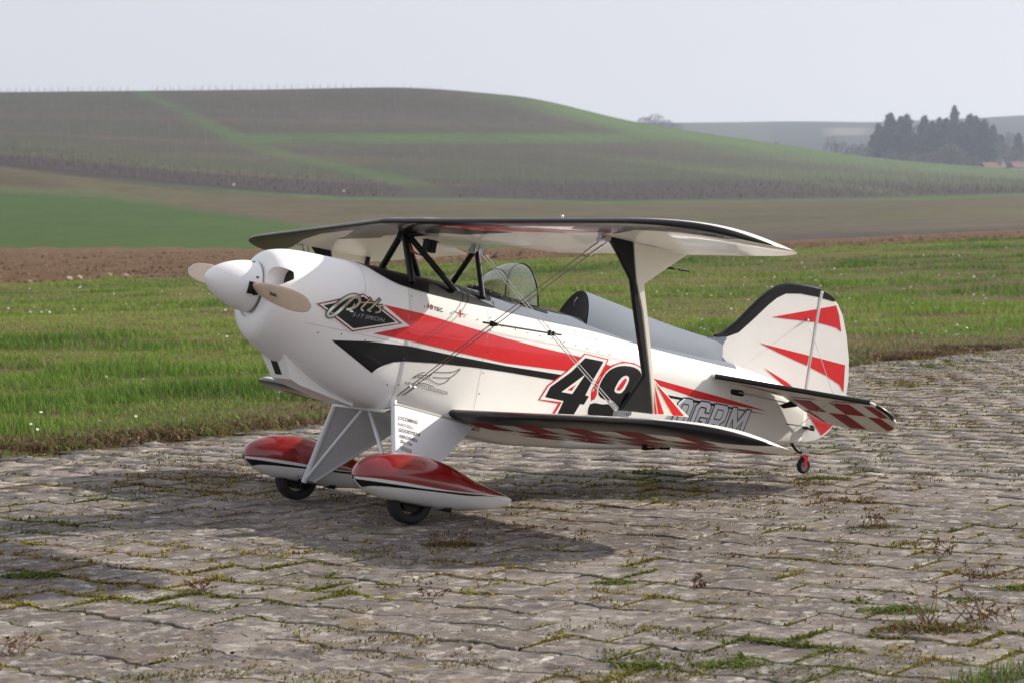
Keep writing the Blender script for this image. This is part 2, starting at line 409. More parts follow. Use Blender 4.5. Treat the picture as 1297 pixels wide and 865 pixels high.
# ---- paint scheme on the sides, drawn as flat films following the skin
G = {
'red':[(.3923,.0201),(.4908,.0212),(.6025,.0162),(.7252,.0112),(.8408,.0101),(.939,.0113),(1.208,.0048),(1.4813,.0022),(1.6174,-.0024),(1.4845,-.0098),(1.354,-.0156),(1.2318,-.0087),(.9187,-.0295),(.7373,-.0459),(.6039,-.0471),(.4794,-.0466),(.3761,-.0497),(.465,-.0143)],
'blk':[(.2808,-.0847),(.3703,-.069),(.4742,-.0586),(.6059,-.0561),(.7387,-.0519),(.9128,-.0407),(1.0751,-.0348),(1.2573,-.0257),(1.4273,-.0176),(1.6197,-.0112),(1.4289,-.0239),(1.2715,-.031),(1.0791,-.0508),(.8929,-.0576),(.7419,-.0659),(.6535,-.0725),(.563,-.0815),(.474,-.0941),(.4428,-.1018),(.4177,-.1151),(.4043,-.1251),(.395,-.1368)],
'dia0':[(.2202,-.0142),(.3393,.0389),(.4663,-.0142),(.3256,-.0613)],
'dia1':[(.225,-.0138),(.3389,.0335),(.4467,-.0123),(.3245,-.0566)],
'dia2':[(.2337,-.0134),(.339,.0304),(.4368,-.0134),(.325,-.053)],
'dia3':[(.2432,-.0137),(.3392,.0265),(.4287,-.0125),(.326,-.049)],
'4b':[(.9637,.0117),(1.0217,.0141),(.9994,-.0348),(.9845,-.0761),(.9961,-.0764),(.9854,-.0988),(.9732,-.0998),(.9653,-.118),(.9602,-.1285),(.9109,-.1374),(.9222,-.1015),(.8663,-.1025),(.8756,-.0763),(.9285,-.0292)],
'4hole':[(.9725,-.0267),(.9438,-.0801),(.9109,-.0815)],
'4holered':[(.9501,-.0557),(.9405,-.073),(.927,-.0737)],
'9b':[(1.0836,.0164),(1.1175,.0205),(1.1415,.0165),(1.1542,.0043),(1.1467,-.0192),(1.1303,-.0468),(1.1101,-.0846),(1.0954,-.1043),(1.0815,-.1141),(1.0039,-.1231),(1.0004,-.1092),(1.0049,-.0892),(1.0553,-.0872),(1.0806,-.0717),(1.0493,-.0762),(1.0271,-.0706),(1.0207,-.0573),(1.0256,-.0322),(1.0388,-.008),(1.0578,.0066)],
'9hole':[(1.0981,-.0047),(1.1117,-.0062),(1.1131,-.0182),(1.1007,-.0474),(1.0857,-.053),(1.0719,-.0502),(1.0727,-.0404),(1.083,-.0165)],
'9holered':[(1.0969,-.0127),(1.1049,-.0119),(1.1052,-.0197),(1.0932,-.0439),(1.0791,-.0465),(1.0792,-.0404)],
'4out':[(.9605,.0225),(1.0382,.0229),(1.0041,-.0604),(1.0207,-.0766),(1.0153,-.1186),(.8953,-.1403),(.9088,-.1105),(.8492,-.1128),(.8676,-.0731),(.9135,-.0297)],
'4outw':[(.9624,.02),(1.0329,.0199),(1.0005,-.0587),(1.0004,-.0708),(1.0123,-.1191),(.9024,-.139),(.918,-.1052),(.8535,-.1101),(.8709,-.0748),(.9169,-.031)],
'9out':[(1.0837,.0269),(1.1229,.0301),(1.1538,.0238),(1.1704,.0073),(1.1608,-.0215),(1.1449,-.0515),(1.111,-.1137),(.9943,-.1344),(.9959,-.0908),(1.0056,-.0794),(1.0128,-.0443),(1.0271,-.0126),(1.0504,.0112)],
'9outw':[(1.0835,.023),(1.1216,.0269),(1.1492,.0209),(1.1649,.0063),(1.1557,-.0213),(1.1398,-.0512),(1.1085,-.1105),(.9979,-.1301),(.9995,-.0902),(1.0207,-.0766),(1.0169,-.0484),(1.0305,-.0132),(1.0525,.0087)],
'Pi':[[(.3275,.0138),(.329,.0209),(.3222,.025),(.3105,.0228),(.294,.0128),(.2767,-.003),(.2631,-.0177),(.2566,-.0298),(.2591,-.0341),(.2663,-.0332),(.2781,-.0233),(.2923,-.0065),(.3071,.0113)],[(.3071,.0113),(.3161,.0191),(.3269,.0205),(.3307,.0144),(.3235,.0021),(.3098,-.0077),(.2995,-.0109)],[(.3186,.006),(.3135,-.004),(.3096,-.0126),(.3171,-.012)],[(.3582,.0282),(.3482,.0152),(.336,-.0011),(.3422,-.0057)],[(.3824,.0311),(.371,.0182),(.3603,.005),(.3525,-.0015),(.3614,-.0026)],[(.3311,.011),(.3482,.0147),(.3721,.0184)],[(.391,.0171),(.3792,.013),(.3843,.0072),(.3829,.001),(.3725,-.0032)]],
'special':[(.317,-.0228),(.4008,-.0189),(.3178,-.0158)],
'w1':[(.5478,-.1044),(.5689,-.1011),(.5939,-.0958),(.6083,-.0892),(.6182,-.0823)],
'w2':[(.6182,-.0823),(.6096,-.0949),(.5949,-.1077),(.5682,-.1136),(.5494,-.1155)],
'w3':[(.596,-.1089),(.5899,-.1169),(.581,-.1239),(.5696,-.1277),(.5573,-.127),(.5405,-.122)],
'w4':[(.4991,-.1279),(.5073,-.1195),(.5162,-.1133),(.5271,-.1085)],
'w5':[(.51,-.1198),(.5254,-.1163),(.5404,-.1138),(.5464,-.1096)],
'w6':[(.5006,-.1269),(.5098,-.1228),(.5254,-.1235),(.5371,-.122),(.5422,-.1142)],
'w7':[(.5135,-.1311),(.5181,-.1362),(.533,-.134),(.5472,-.1358),(.5578,-.1367)],
'strutF':[(.5638,.2173),(.5761,.2099),(.5884,.2051),(.6041,.1907),(.6204,.1739),(.6386,.1549),(.6533,.1401),(.6614,.1213),(.6683,.1022),(.6996,.0264),(.7314,-.0487),(.7073,-.0956),(.6874,-.1327),(.7744,-.1252),(.7457,-.0418),(.7218,.0206),(.698,.0828),(.6817,.1154),(.6689,.141),(.6551,.1817),(.6429,.2212),(.6088,.2247)],
'strutR':[(.6429,.2212),(.6551,.1817),(.6689,.141),(.6817,.1154),(.698,.0828),(.7218,.0206),(.7457,-.0418),(.7744,-.1252),(.8722,-.1138),(.8131,-.0832),(.7608,-.0517),(.7358,.0183),(.7119,.0832),(.6963,.1237),(.6915,.1392),(.7338,.1776),(.7877,.2247),(.7233,.2231)],
'strutRed1':[(.7636,-.0641),(.8022,-.12),(.7867,-.1229)],
'strutRed2':[(.7643,-.0588),(.8081,-.0841),(.8559,-.1142),(.8264,-.1186),(.7951,-.0892)],
'strutRed0':[(.7652,-.0793),(.7837,-.1235),(.7775,-.1246)],
'T_LYCOMING':((.464,-.1547,-.2305),(.5169,-.1546,-.2327)),
'T_HARTZELL':((.4619,-.1631,-.244),(.5043,-.1633,-.2463)),
'T_GOODYEAR':((.4645,-.1713,-.2576),(.5219,-.1712,-.26)),
'T_AEROSHELL':((.4639,-.1794,-.2708),(.5154,-.1796,-.2734)),
'T_SkyTec':((.4677,-.1864,-.2823),(.5004,-.1869,-.2846)),
'T_box':((.4684,-.1932,-.2934),(.4977,-.1947,-.2972)),
'legchk':((.4614,-.1339,-.1965),(.5592,-.1964,-.3027),(.681,-.1346,-.2078)),
'hornP':[(.8272,-.62,-.1709),(.8326,-.62,-.1944),(.8956,-.62,-.1833),(.8867,-.62,-.1637)],
'hitec':[(.507,.0361),(.5495,.0358)],
'cross':[(.5775,.0408),(.6166,.0424),(.597,.0411),(.5974,.0496)],
'pilot':[(.928,.0582),(1.0106,.0603)],
'reg':[(1.2923,-.0774),(1.5601,-.0766),(1.2898,-.0354),(1.546,-.0205)],
'acs':[(.4814,-.1458),(.5964,-.1486),(.4818,-.1392)],
}
def both(name, poly, off, mat, st=.018):
    decal(name, [poly], port, off, mat, fus, st); decal(name, [poly], star, off, mat, fus, st)
both('red_stripe', G['red'], .0006, M['red']); both('black_stripe', G['blk'], .0006, M['black'])
for i, (a_, b_, mt) in enumerate((('4out', '9out', 'red'), ('4outw', '9outw', 'white'), ('4b', '9b', 'black'), ('4hole', '9hole', 'white'), ('4holered', '9holered', 'red'))):
    decal('race_number', [G[a_]], port, .0009 + .0003*i, M[mt], fus)
    decal('race_number', [smooth_poly(G[b_]) if i else G[b_]], port, .0009 + .0003*i, M[mt], fus)
for i, (k, mt) in enumerate((('dia0', 'white'), ('dia1', 'dark_red'), ('dia2', 'white'), ('dia3', 'black'))):
    decal('diamond_emblem', [G[k]], port, .0009 + .0003*i, M[mt], fus)
pi_l = [curve_pts(l) for l in G['Pi']]; wd = [.0062, .0052, .0036, .0040, .0040, .0022, .0036]
for wmul, add, mt, off in ((1, .0042, 'black', .0022), (1, 0, 'chrome', .0026)):
    for l, w in zip(pi_l, wd): stroke('script_lettering', [l], w*wmul + add, port, off, M[mt], fus)
lettering('lettering', 'S-1T SPECIAL', G['special'][0], G['special'][1], .0085, port, .0021, M['print_grey'], fus, shear=.3)
lettering('lettering', 'Hi', G['hitec'][0], (.5235, .0357), .0115, port, .0009, M['dark_red'], fus, shear=.2, extra=.03)
lettering('lettering', 'TEC', (.5245, .0357), G['hitec'][1], .0085, port, .0009, M['print_dark'], fus, extra=.03)
cx, cz = .5972, .0425
decal('cross_emblem', [[(cx-.009, cz-.0016), (cx-.0016, cz-.0016), (cx-.0016, cz-.009), (cx+.0016, cz-.009), (cx+.0016, cz-.0016), (cx+.009, cz-.0016),
      (cx+.009, cz+.0016), (cx+.0016, cz+.0016), (cx+.0016, cz+.009), (cx-.0016, cz+.009), (cx-.0016, cz+.0016), (cx-.009, cz+.0016)]], port, .0009, M['red'], fus)
stroke('cross_emblem', [[(cx-.02, cz+.001), (cx-.002, cz+.001)], [(cx+.002, cz+.001), (cx+.02, cz+.001)]], .0016, port, .0012, M['print_grey'], fus)
lettering('lettering', 'Franz Jürgen Raschl', G['pilot'][0], G['pilot'][1], .0065, port, .0012, M['print_dark'], fus, shear=.4)
lettering('lettering', 'AIRCRAFTSTUDIODESIGN', G['acs'][0], G['acs'][1], .0085, port, .0014, M['print_dark'], fus, space=1.15, cuts=1)
stroke('wing_emblem', [curve_pts(G['w%d' % i], 5) for i in range(1, 8)], .0017, port, .0009, M['print_dark'], fus)
# registration: heavy slanted block letters, grey with a black outline
BL = {'D': [[(0,0),(.62,0),(.80,.16),(.80,.84),(.62,1),(0,1)], [(.27,.22),(.50,.22),(.54,.28),(.54,.72),(.50,.78),(.27,.78)]], '-': [[(0,.40),(.42,.40),(.42,.60),(0,.60)]],
 'O': [[(.18,0),(.62,0),(.80,.16),(.80,.84),(.62,1),(.18,1),(0,.84),(0,.16)], [(.29,.22),(.51,.22),(.54,.28),(.54,.72),(.51,.78),(.29,.78),(.26,.72),(.26,.28)]],
 'G': [[(.18,0),(.62,0),(.80,.16),(.80,.52),(.40,.52),(.40,.36),(.54,.36),(.54,.26),(.50,.22),(.30,.22),(.26,.28),(.26,.72),(.30,.78),(.50,.78),(.54,.74),(.54,.64),(.80,.64),(.80,.84),(.62,1),(.18,1),(0,.84),(0,.16)]],
 'R': [[(0,0),(.26,0),(.26,.34),(.36,.34),(.54,0),(.84,0),(.64,.38),(.80,.50),(.80,.86),(.66,1),(0,1)], [(.26,.54),(.50,.54),(.54,.60),(.54,.74),(.50,.80),(.26,.80)]],
 'M': [[(0,0),(.24,0),(.24,.56),(.42,.26),(.56,.26),(.74,.56),(.74,0),(.98,0),(.98,1),(.72,1),(.49,.62),(.26,1),(0,1)]]}
def reg_xy(p, cx): return (cx + .074*p[0] + .024*p[1], -.108 + .088*p[1] + .05*(cx + .074*p[0] - 1.30))
cx = 1.272
for ch in 'OGRM':
    L = BL[ch]; o = [reg_xy(p, cx) for p in L[0]]
    decal('registration', [o], port, .0009, M['black'], fus, .012); decal('registration', [inset(o, .0033)], port, .0013, M['reg_grey'], fus, .012)
    for hole in L[1:]:
        hp = [reg_xy(p, cx) for p in hole]; decal('registration', [inset(hp, -.0028)], port, .0017, M['black'], fus, .012); decal('registration', [hp], port, .0021, M['white'], fus, .012)
    cx += .074*(max(p[0] for p in L[0]) + .06)
# silver-grey decking along the top and black fairing in front of the cockpit
def band(name, x0, x1, zlo, mat, par, parent, off, nx=60, y0=0., zhi=None, nphi=18, sides=(-1, 1)):
    V, F = [], []
    for sd_ in sides:
        for x in x0 + (x1-x0)*np.linspace(0, 1, nx)**(1.9 if par is spat_par else 1.0):
            w, zl, zt, zb, a, b_ = par(x)
            def ph(z):
                if z >= zl: return math.asin(min(1, ((z-zl)/(zt-zl)))**(a/2))
                return -math.asin(min(1, ((zl-z)/(zl-zb)))**(b_/2))
            p0 = ph(zlo(x)); p1 = math.pi/2 if zhi is None else ph(zhi(x))
            phi = np.linspace(p0, p1, nphi); q = sec_pt(par, x, phi); e = 1e-3
            qa, qb = sec_pt(par, x+e, phi), sec_pt(par, x-e, phi); tx = qa - qb; tp = np.gradient(q, axis=0)
            nn = np.cross(tx, tp); nn /= np.linalg.norm(nn, axis=1)[:, None] + 1e-12
            c0 = np.array([0, 0, float(zl)]); sg = np.sign(((q - c0)*nn)[:, 1:].sum(1)); sg[sg == 0] = 1
            q = q + nn*sg[:, None]*off
            if sd_ > 0: q[:, 1] *= -1
            q[:, 1] += y0; V += [tuple(p) for p in q]
    for s in range(len(sides)):
        for i in range(nx-1):
            for j in range(nphi-1):
                a = s*nx*nphi + i*nphi + j; F.append((a, a+1, a+nphi+1, a+nphi))
    return kmesh(name, V, F, mat, parent)
fz = pchip([.362, .3913, .4452, .5197, .588, .6494, .70, .712], [.109, .0902, .0753, .072, .0718, .0736, .0766, .079])
band('black_fairing', .364, .70, lambda x: float(fz(x)), M['satin_black'], fus_par, fus, .0015)
gz = pchip([.70, .733, .833, 1.01, 1.174, 1.431, 1.50], [.0766, .074, .076, .082, .079, .083, .086])
band('grey_decking', .7002, 1.50, lambda x: float(gz(x)), M['grey'], fus_par, fus, .0008, 80)
decal('grey_decking', [[(.60, .0985), (.655, .088), (.6995, .0785), (.6995, .112), (.62, .112)]], port, .0019, M['grey'], fus)
# cockpit opening and its black coaming
def top_map(P, off):
    x, y = P[:, 0], P[:, 1]; w, zl, zt, zb, a, b_ = fus_par(x)
    return np.stack([x, y, zl + (zt-zl)*np.clip(1-np.abs(y/w)**a, 0, 1)**(1/a) + off], -1)
el = [(.865 + .115*math.cos(t), .062*math.sin(t)) for t in np.linspace(0, 2*np.pi, 40, endpoint=False)]
decal('cockpit_opening', [el], top_map, .0022, M['satin_black'], fus)
co = [(.768 + .090*math.cos(t), .078*math.sin(t)) for t in np.linspace(0, 2*np.pi, 48, endpoint=False)]
V = np.array(co); lo = top_map(V, .0012); hi = top_map(np.array(inset(co, .006)), .012); l2 = top_map(np.array(inset(co, .012)), .002)
decal('cockpit_coaming', [[(.690,.1160),(.690,.1045),(.76,.1015),(.84,.0975),(.866,.0965),(.866,.1035),(.80,.1135)]], port, .0024, M['satin_black'], fus, .012)
Vv, Ff = ring_loft([lo, hi, l2], True); kmesh('cockpit_coaming', Vv, Ff, M['satin_black'], fus)
for k in range(5):
    t = math.pi*(1.05 + .42*k/4); p = top_map(np.array([(.768 + .086*math.cos(t), .0745*math.sin(t))]), .009)[0]
    kmesh('coaming_screw', *box_vf(p, (.003, .003, .003)), M['steel'], fus, smooth=False)
# turtledeck with the padded black headrest face
tx_ = [.958, .985, 1.0, 1.03, 1.073, 1.14, 1.211, 1.30, 1.414, 1.46, 1.50]
tz_ = [.118, .160, .184, .181, .177, .170, .162, .1545, .150, .1525, .150]
tw_ = [.070, .070, .070, .072, .073, .070, .061, .049, .031, .016, .012]
fz_, fw_ = pchip(tx_, tz_), pchip(tx_, tw_)
rings = []
for x in [1.001, 1.01, 1.02, 1.03, 1.05, 1.073, 1.1, 1.14, 1.18, 1.211, 1.25, 1.30, 1.35, 1.39, 1.414, 1.44, 1.455]:
    zb_ = .083; zt_ = float(fz_(x)); w_ = float(fw_(x)) * 1.12
    lean = max(0, 1 - (x-1.001)/.12)
    rings.append([(x - lean*.020*(1-s), -w_*c*(1-.25*s), zb_ + (zt_-zb_)*s) for c, s in ((math.cos(t)*1., math.sin(t)**.82 if math.sin(t) > 0 else 0) for t in np.linspace(0, np.pi, 25))])
V, F = ring_loft(rings, False); deck = kmesh('turtledeck', V, F, M['grey'], plane)
face = rings[0]; cpt = (sum(p[0] for p in face)/len(face) + .006, 0, .13)
V = list(face) + [cpt] + [(p[0]-.003, p[1]*.97, p[2]*.985+.001) for p in face] + [(p[0]-.001, p[1]*.80, .1 + (p[2]-.1)*.8) for p in face]
n = len(face)
F = [(i, i+1, n+1+i+1, n+1+i) for i in range(n-1)] + [(n+1+i, n+2+i, 2*n+2+i, 2*n+1+i) for i in range(n-1)] + [tuple([2*n+1+i for i in range(n)])]
kmesh('headrest', V, F, M['satin_black'], deck, sharp=30)
tube('headrest_clip', [(.978, -.014, .139), (.974, -.018, .150), (.979, -.02, .162)], .0016, M['steel'], deck)
# windshield: clear bubble with a black rear hoop and a thin former
def arch(t, n=25):
    xt = float(pchip([0, .15, .4, .75, 1], [.703, .720, .747, .786, .812])(t)); zt = float(pchip([0, .15, .4, .75, 1], [.128, .150, .182, .205, .209])(t))
    xf = .700 + .136*t; w = float(pchip([0, .1, .4, 1], [.012, .040, .068, .076])(t)); zf = .108
    return [(xt + (xf-xt)*(1-math.sin(a)**.9), -w*math.copysign(abs(math.cos(a))**.85, math.cos(a)), zf + (zt-zf)*math.sin(a)**.85) for a in np.linspace(0.0001, np.pi-.0001, n)]
rings = [arch(t) for t in np.linspace(0, 1, 14)]
V, F = ring_loft(rings, False); ws = kmesh('windshield', V, F, M['glass'], plane)
tube('windshield_frame', arch(1), .0024, M['satin_black'], ws, 6)
tube('windshield_former', arch(.40), .0013, M['print_dark'], ws, 5)
tube('windshield_frame', [(p[0], p[1]*1.02, p[2]) for p in [r[0] for r in rings]], .0022, M['satin_black'], ws, 6)

# ---- spinner and propeller
rings = []
for t in np.linspace(0, 1, 22):
    x = .004 + .114*t; r = .0585*math.sin(math.acos(1-t)*1.0)**.78 if t > 0 else .0005
    r = .0585*(1 - (1-t)**1.75)**.62 + .0004
    rings.append([(x, r*math.cos(a), r*math.sin(a)) for a in np.linspace(0, 2*np.pi, 40, endpoint=False)])
rings.append([(.1195, .0575*math.cos(a), .0575*math.sin(a)) for a in np.linspace(0, 2*np.pi, 40, endpoint=False)])
rings.append([(.1195, .03*math.cos(a), .03*math.sin(a)) for a in np.linspace(0, 2*np.pi, 40, endpoint=False)])
V, F = ring_loft(rings, True, True, False); spin = kmesh('spinner', V, F, M['spinner'], plane, sharp=50)
rg = [[(.1185, .0588*math.cos(a), .0588*math.sin(a)), (.1205, .0588*math.cos(a), .0588*math.sin(a)), (.1205, .05*math.cos(a), .05*math.sin(a)), (.1185, .05*math.cos(a), .05*math.sin(a))] for a in np.linspace(0, 2*np.pi, 41)]
V, F = ring_loft(rg, True); kmesh('spinner_backplate', V, F, M['print_grey'], spin, sharp=40)
prop_rot = R(6.6)
for k in range(2):
    rings = []
    for t in np.linspace(0, 1, 26):
        r = .035 + .312*t; ch = float(pchip([0, .1, .3, .6, .85, .96, 1], [.026, .034, .047, .050, .040, .024, .004])(t)); th = float(pchip([0, .1, .5, 1], [.014, .011, .006, .0015])(t))
        tw = R(float(pchip([0, .2, .6, 1], [50, 36, 22, 15])(t))); ring = []
        for a in np.linspace(0, 2*np.pi, 20, endpoint=False):
            u, v = math.cos(a)*ch/2, math.sin(a)*th/2*(1 + .3*math.cos(a))
            ring.append((.108 + v*math.cos(tw) - u*math.sin(tw)*1.0, 0, u*math.cos(tw) + v*math.sin(tw), r))
        rings.append(ring)
    RR = []
    for ring in rings:
        o = []
        for x, _, tq, r in ring:
            y, z = -r, tq
            if k: y, z = -y, -z
            o.append((x, y*math.cos(prop_rot) - z*math.sin(prop_rot), y*math.sin(prop_rot) + z*math.cos(prop_rot)))
        RR.append(o)
    V, F = ring_loft(RR, True, True, True); bl = kmesh('propeller_blade', V, F, M['wood'], plane)
    yb = -.058 if not k else .058
    v, f = box_vf((.100, yb*.93, yb*math.sin(prop_rot)*1.0), (.024, .012, .027)); kmesh('blade_root_slot', v, f, M['satin_black'], spin)
    if not k:
        c = math.cos(R(22)); s = math.sin(R(22))
        def on_blade(P, off): return np.stack([.108 - P[:, 1]*s*1. - .0042 - off, -P[:, 0], P[:, 1]*c - P[:, 0]*math.sin(prop_rot)], -1)
        lettering('lettering', 'fiala', (.140, -.004), (.176, -.004), .008, on_blade, .0012, M['print_dark'], bl, shear=.2, extra=.03)
for a in (20, 70, 340):
    p = Vector((.106, -.0578*math.cos(R(a)), .0578*math.sin(R(a)))); kmesh('spinner_screw', *box_vf(p, (.005, .004, .004)), M['satin_black'], spin, smooth=False)

# ---- wings
class Wing:
    def __init__(s, xle, kle, c, kte, b, yr, n, z0, dih, roll, e, y_in=0., thick=.115, cut=None, bf=.92):
        s.__dict__.update(locals())
    def xz(s, y):
        a = np.abs(y); t = np.clip((a - s.yr)/(s.b - s.yr), 0, 1); rise = 1 - np.clip(1 - t**s.n, 0, 1)**(1/s.n)
        xl = s.xle + s.kle*a + rise*.62*s.c; xt = s.xle + s.c + s.kte*a - rise*.37*s.c
        if s.cut: xt = xt - s.cut[1]*np.clip((s.cut[0] - a)/.05 + .5, 0, 1)**1.0
        zl = s.z0 + s.dih*a + s.roll*y
        return xl, xt, zl
    def surf(s, y, f, up):
        """y span, f chord fraction 0..1, up +1 top / -1 bottom"""
        xl, xt, zl = s.xz(y); c = np.maximum(xt - xl, .0)
        ft = np.clip(f, 0, 1)
        th = 5*s.thick*(.2969*np.sqrt(ft) - .126*ft - .3516*ft**2 + .2843*ft**3 - .1015*ft**4)
        a = np.abs(y); t = np.clip((a - s.yr)/(s.b - s.yr), 0, 1); fade = np.sqrt(np.clip(1 - t**12, 0.0, 1))
        th = th*s.c*np.minimum(fade, 1) + .0012*(ft > .98)*0
        return np.stack([xl + f*c, y + 0*f, zl - s.e*f*c/s.c + up*th*(1.0 if up > 0 else s.bf)], -1)
    def mesh(s, name, mat, parent, sides):
        if sides == 'both': ys = np.concatenate([-s.b + (s.b-s.yr)*(1-np.cos(np.linspace(0, np.pi/2, 18))) , np.linspace(-s.yr, s.yr, 61)[1:-1], (s.b - (s.b-s.yr)*(1-np.cos(np.linspace(np.pi/2, 0, 18))))])
        else: ys = sides*np.concatenate([np.linspace(s.y_in, s.yr, 34)[:-1], s.b - (s.b-s.yr)*(1-np.cos(np.linspace(np.pi/2, 0, 20)))])
        fr = (1 - np.cos(np.linspace(0, np.pi, 28)))/2
        rings = []
        for y in ys:
            top = s.surf(np.full(28, y), fr[::-1], 1); bot = s.surf(np.full(28, y), fr, -1)[1:-1]
            rings.append(np.vstack([top, bot]))
        V, F = ring_loft(rings, True, True, True)
        return kmesh(name, V, F, mat, parent, sharp=60)
    def fmap(s, up, side=1):
        """(span, chord fraction) -> point just off the skin"""
        def f(P, off):
            y, fr = P[:, 0]*side, P[:, 1]; q = s.surf(y, fr, up); e = 1e-3
            a = s.surf(y, fr + e, up) - s.surf(y, np.maximum(fr - e, 0), up); bb = s.surf(y + e, fr, up) - s.surf(y - e, fr, up)
            n = np.cross(a, bb); n /= np.linalg.norm(n, axis=1)[:, None] + 1e-12; n *= np.sign(n[:, 2:3])*up
            return q + n*off
        return f
    def le_strip(s, name, y0, y1, ft, fb, mat, parent, off=.0006, ny=110):
        """black band of even width wrapped round the leading edge (widths as parts of the root chord)"""
        V, F = [], []; nf = 9
        # y0 / y1 beyond 2 mean: all the way round the tip, to that angle in degrees
        tip_ = [s.yr + (s.b - s.yr)*math.sin(R(t))**(2/s.n) for t in np.linspace(0, abs(y0) if abs(y0) > 2 else abs(y1), 46)[1:]]
        lo_, hi_ = (-s.yr if abs(y0) > 2 else y0), (s.yr if abs(y1) > 2 else y1)
        stn = ([-t for t in tip_[::-1]] if abs(y0) > 2 else []) + list(np.linspace(lo_, hi_, 101 if lo_*hi_ < 0 else 60)) + (tip_ if abs(y1) > 2 else [])
        ny = len(stn)
        for y in stn:
            xl, xt, _ = s.xz(np.array([y])); k = s.c/max(float(xt[0]-xl[0]), .03)
            fr = np.concatenate([min(ft*k, .9)*np.linspace(1, 0, nf)**2, min(fb*k, .9)*np.linspace(0, 1, nf)[1:]**2]); sg = np.concatenate([np.ones(nf), -np.ones(nf-1)])
            q = np.array([s.surf(np.array([y]), np.array([f]), u)[0] for f, u in zip(fr, sg)])
            d = np.gradient(q, axis=0); n = np.stack([-d[:, 2], 0*d[:, 0], d[:, 0]], -1); n /= np.linalg.norm(n, axis=1)[:, None] + 1e-12
            mid = np.array([q[:, 0].max(), y, q[nf-1, 2]]); n *= np.sign(((q - mid)*n).sum(1))[:, None]
            V += [tuple(p) for p in q + n*off]
        m = 2*nf - 1
        for i in range(ny-1):
            for j in range(m-1): a = i*m+j; F.append((a, a+1, a+m+1, a+m))
        return kmesh(name, V, F, mat, parent)
UW = Wing(.411, .101, .348, .096, 1.064, .78, 3.2, .2214, -.0014, -.0098, -.006, thick=.105, bf=.62, cut=(.17, .075))
LW = Wing(.612, .0, .345, .0, 1.046, .79, 2.9, -.192, .035, 0, .006, y_in=.11)
uw = UW.mesh('upper_wing', M['wing_white'], plane, 'both')
UW.le_strip('leading_edge_band', -89.6, 89.6, .032, .055, M['black'], uw)
bot_p, bot_s = UW.fmap(-1, -1), UW.fmap(-1, 1)
for fm in (bot_p, bot_s):
    decal('black_sweep_and_reflection', [[(.0, .045), (.0, .30), (.10, .30), (.30, .235), (.42, .19), (.34, .16), (.20, .06), (.15, .045)]], fm, .0007, M['black'], uw, .03)
    if fm is bot_p: decal('red_sweep', [[(.19, .05), (.34, .15), (.66, .20), (.78, .19), (.60, .12), (.40, .05)]], fm, .0007, M['red'], uw, .03)
    decal('black_sweep_and_reflection', [[(.66, .10), (.76, .20), (.86, .11), (.97, .13), (1.04, .18), (1.06, .10), (.95, .045), (.70, .045)]], fm, .0007, M['black'], uw, .03)
decal('black_sweep_and_reflection', [[(.40, .045), (.60, .12), (.80, .26), (1.0, .34), (1.055, .32), (1.06, .10), (.9, .045)]], bot_s, .001, M['black'], uw, .03)  # starboard wedge: reflection of the dark fields under the wing, painted in black
# aileron gaps, tip ribs, rib stitching
for wg, par_, sides in ((UW, uw, (-1, 1)),):
    for sd_ in sides:
        fm = wg.fmap(-1, sd_)
        stroke('aileron_gap', [[(.40, f) for f in np.linspace(.76, .985, 8)] , [(y, .76) for y in np.linspace(.40, .86, 20)], [(.86, f) for f in np.linspace(.76, .97, 8)]], .004, fm, .0009, M['seam'], par_)
for sd_ in (-1, 1):
    w = LW.mesh('lower_wing', M['wing_white'], plane, sd_)
    LW.le_strip('leading_edge_band', (sd_*.115 if sd_ > 0 else -89.6), (89.6 if sd_ > 0 else -.115), .026, .13, M['black'], w)  # underside width covers the black paint plus a painted-in dark reflection behind it
    fm = LW.fmap(-1, sd_)
    cells = []
    for i in range(9):
        for j in range(4):
            if (i + j) % 2 == 0:
                y0, y1 = .16 + i*.098, .16 + (i+1)*.098; f0, f1 = .10 + j*.22, .10 + (j+1)*.22
                if i == 8: y1 = min(y1, .985)
                cells.append([(y0, f0), (y1, f0), (y1, min(f1, .975)), (y0, min(f1, .975))])
    decal('checkered_underside', cells, fm, .0007, M['check_red'], w, .04)
    stroke('aileron_gap', [[(.36, f) for f in np.linspace(.74, .985, 8)], [(y, .74) for y in np.linspace(.36, .80, 20)], [(.80, f) for f in np.linspace(.74, .97, 8)]], .004, fm, .001, M['seam'], w)
    for y, f in ((.50, .42), (.86, .52)):
        p = fm(np.array([(y, f)]), .001)[0]; v, f_ = tube_vf([p, p + np.array([0, 0, -.006])], .0022, 6); kmesh('underside_stud', v, f_, M['steel'], w)
    # slave strut horn and pushrod below the aileron
    y = sd_*.62
    v = join_vf(box_vf((.829, y, -.180), (.012, .004, .040)), tube_vf([(.832, y, -.197), (.856, y, -.192)], .0030, 6), tube_vf([(.872, y, -.189), (.896, y, -.185)], .0030, 6), tube_vf([(.832, y, -.197), (.896, y, -.185)], .0013, 6))
    kmesh('aileron_horn', *v, M['satin_black'], w, sharp=40)
    v = box_vf((.893, y, -.176), (.005, .0025, .026)); kmesh('pushrod_fitting', *v, M['print_grey'], w, sharp=40)
for sd_ in (-1, 1):
    y = sd_*.68
    v = join_vf(box_vf((.752, y, .200), (.012, .004, .028)), tube_vf([(.756, y, .190), (.778, y, .192)], .0028, 6), tube_vf([(.79, y, .193), (.816, y, .196)], .0028, 6), tube_vf([(.756, y, .190), (.816, y, .196)], .0012, 6))
    kmesh('aileron_horn', *v, M['satin_black'], uw, sharp=40)
p = UW.surf(np.array([-.62]), np.array([.10]), 1)[0]
v, f = tube_vf([p, p + np.array([0, 0, .007])], .004, 8); kmesh('wing_bolt', v, f, M['steel'], uw)

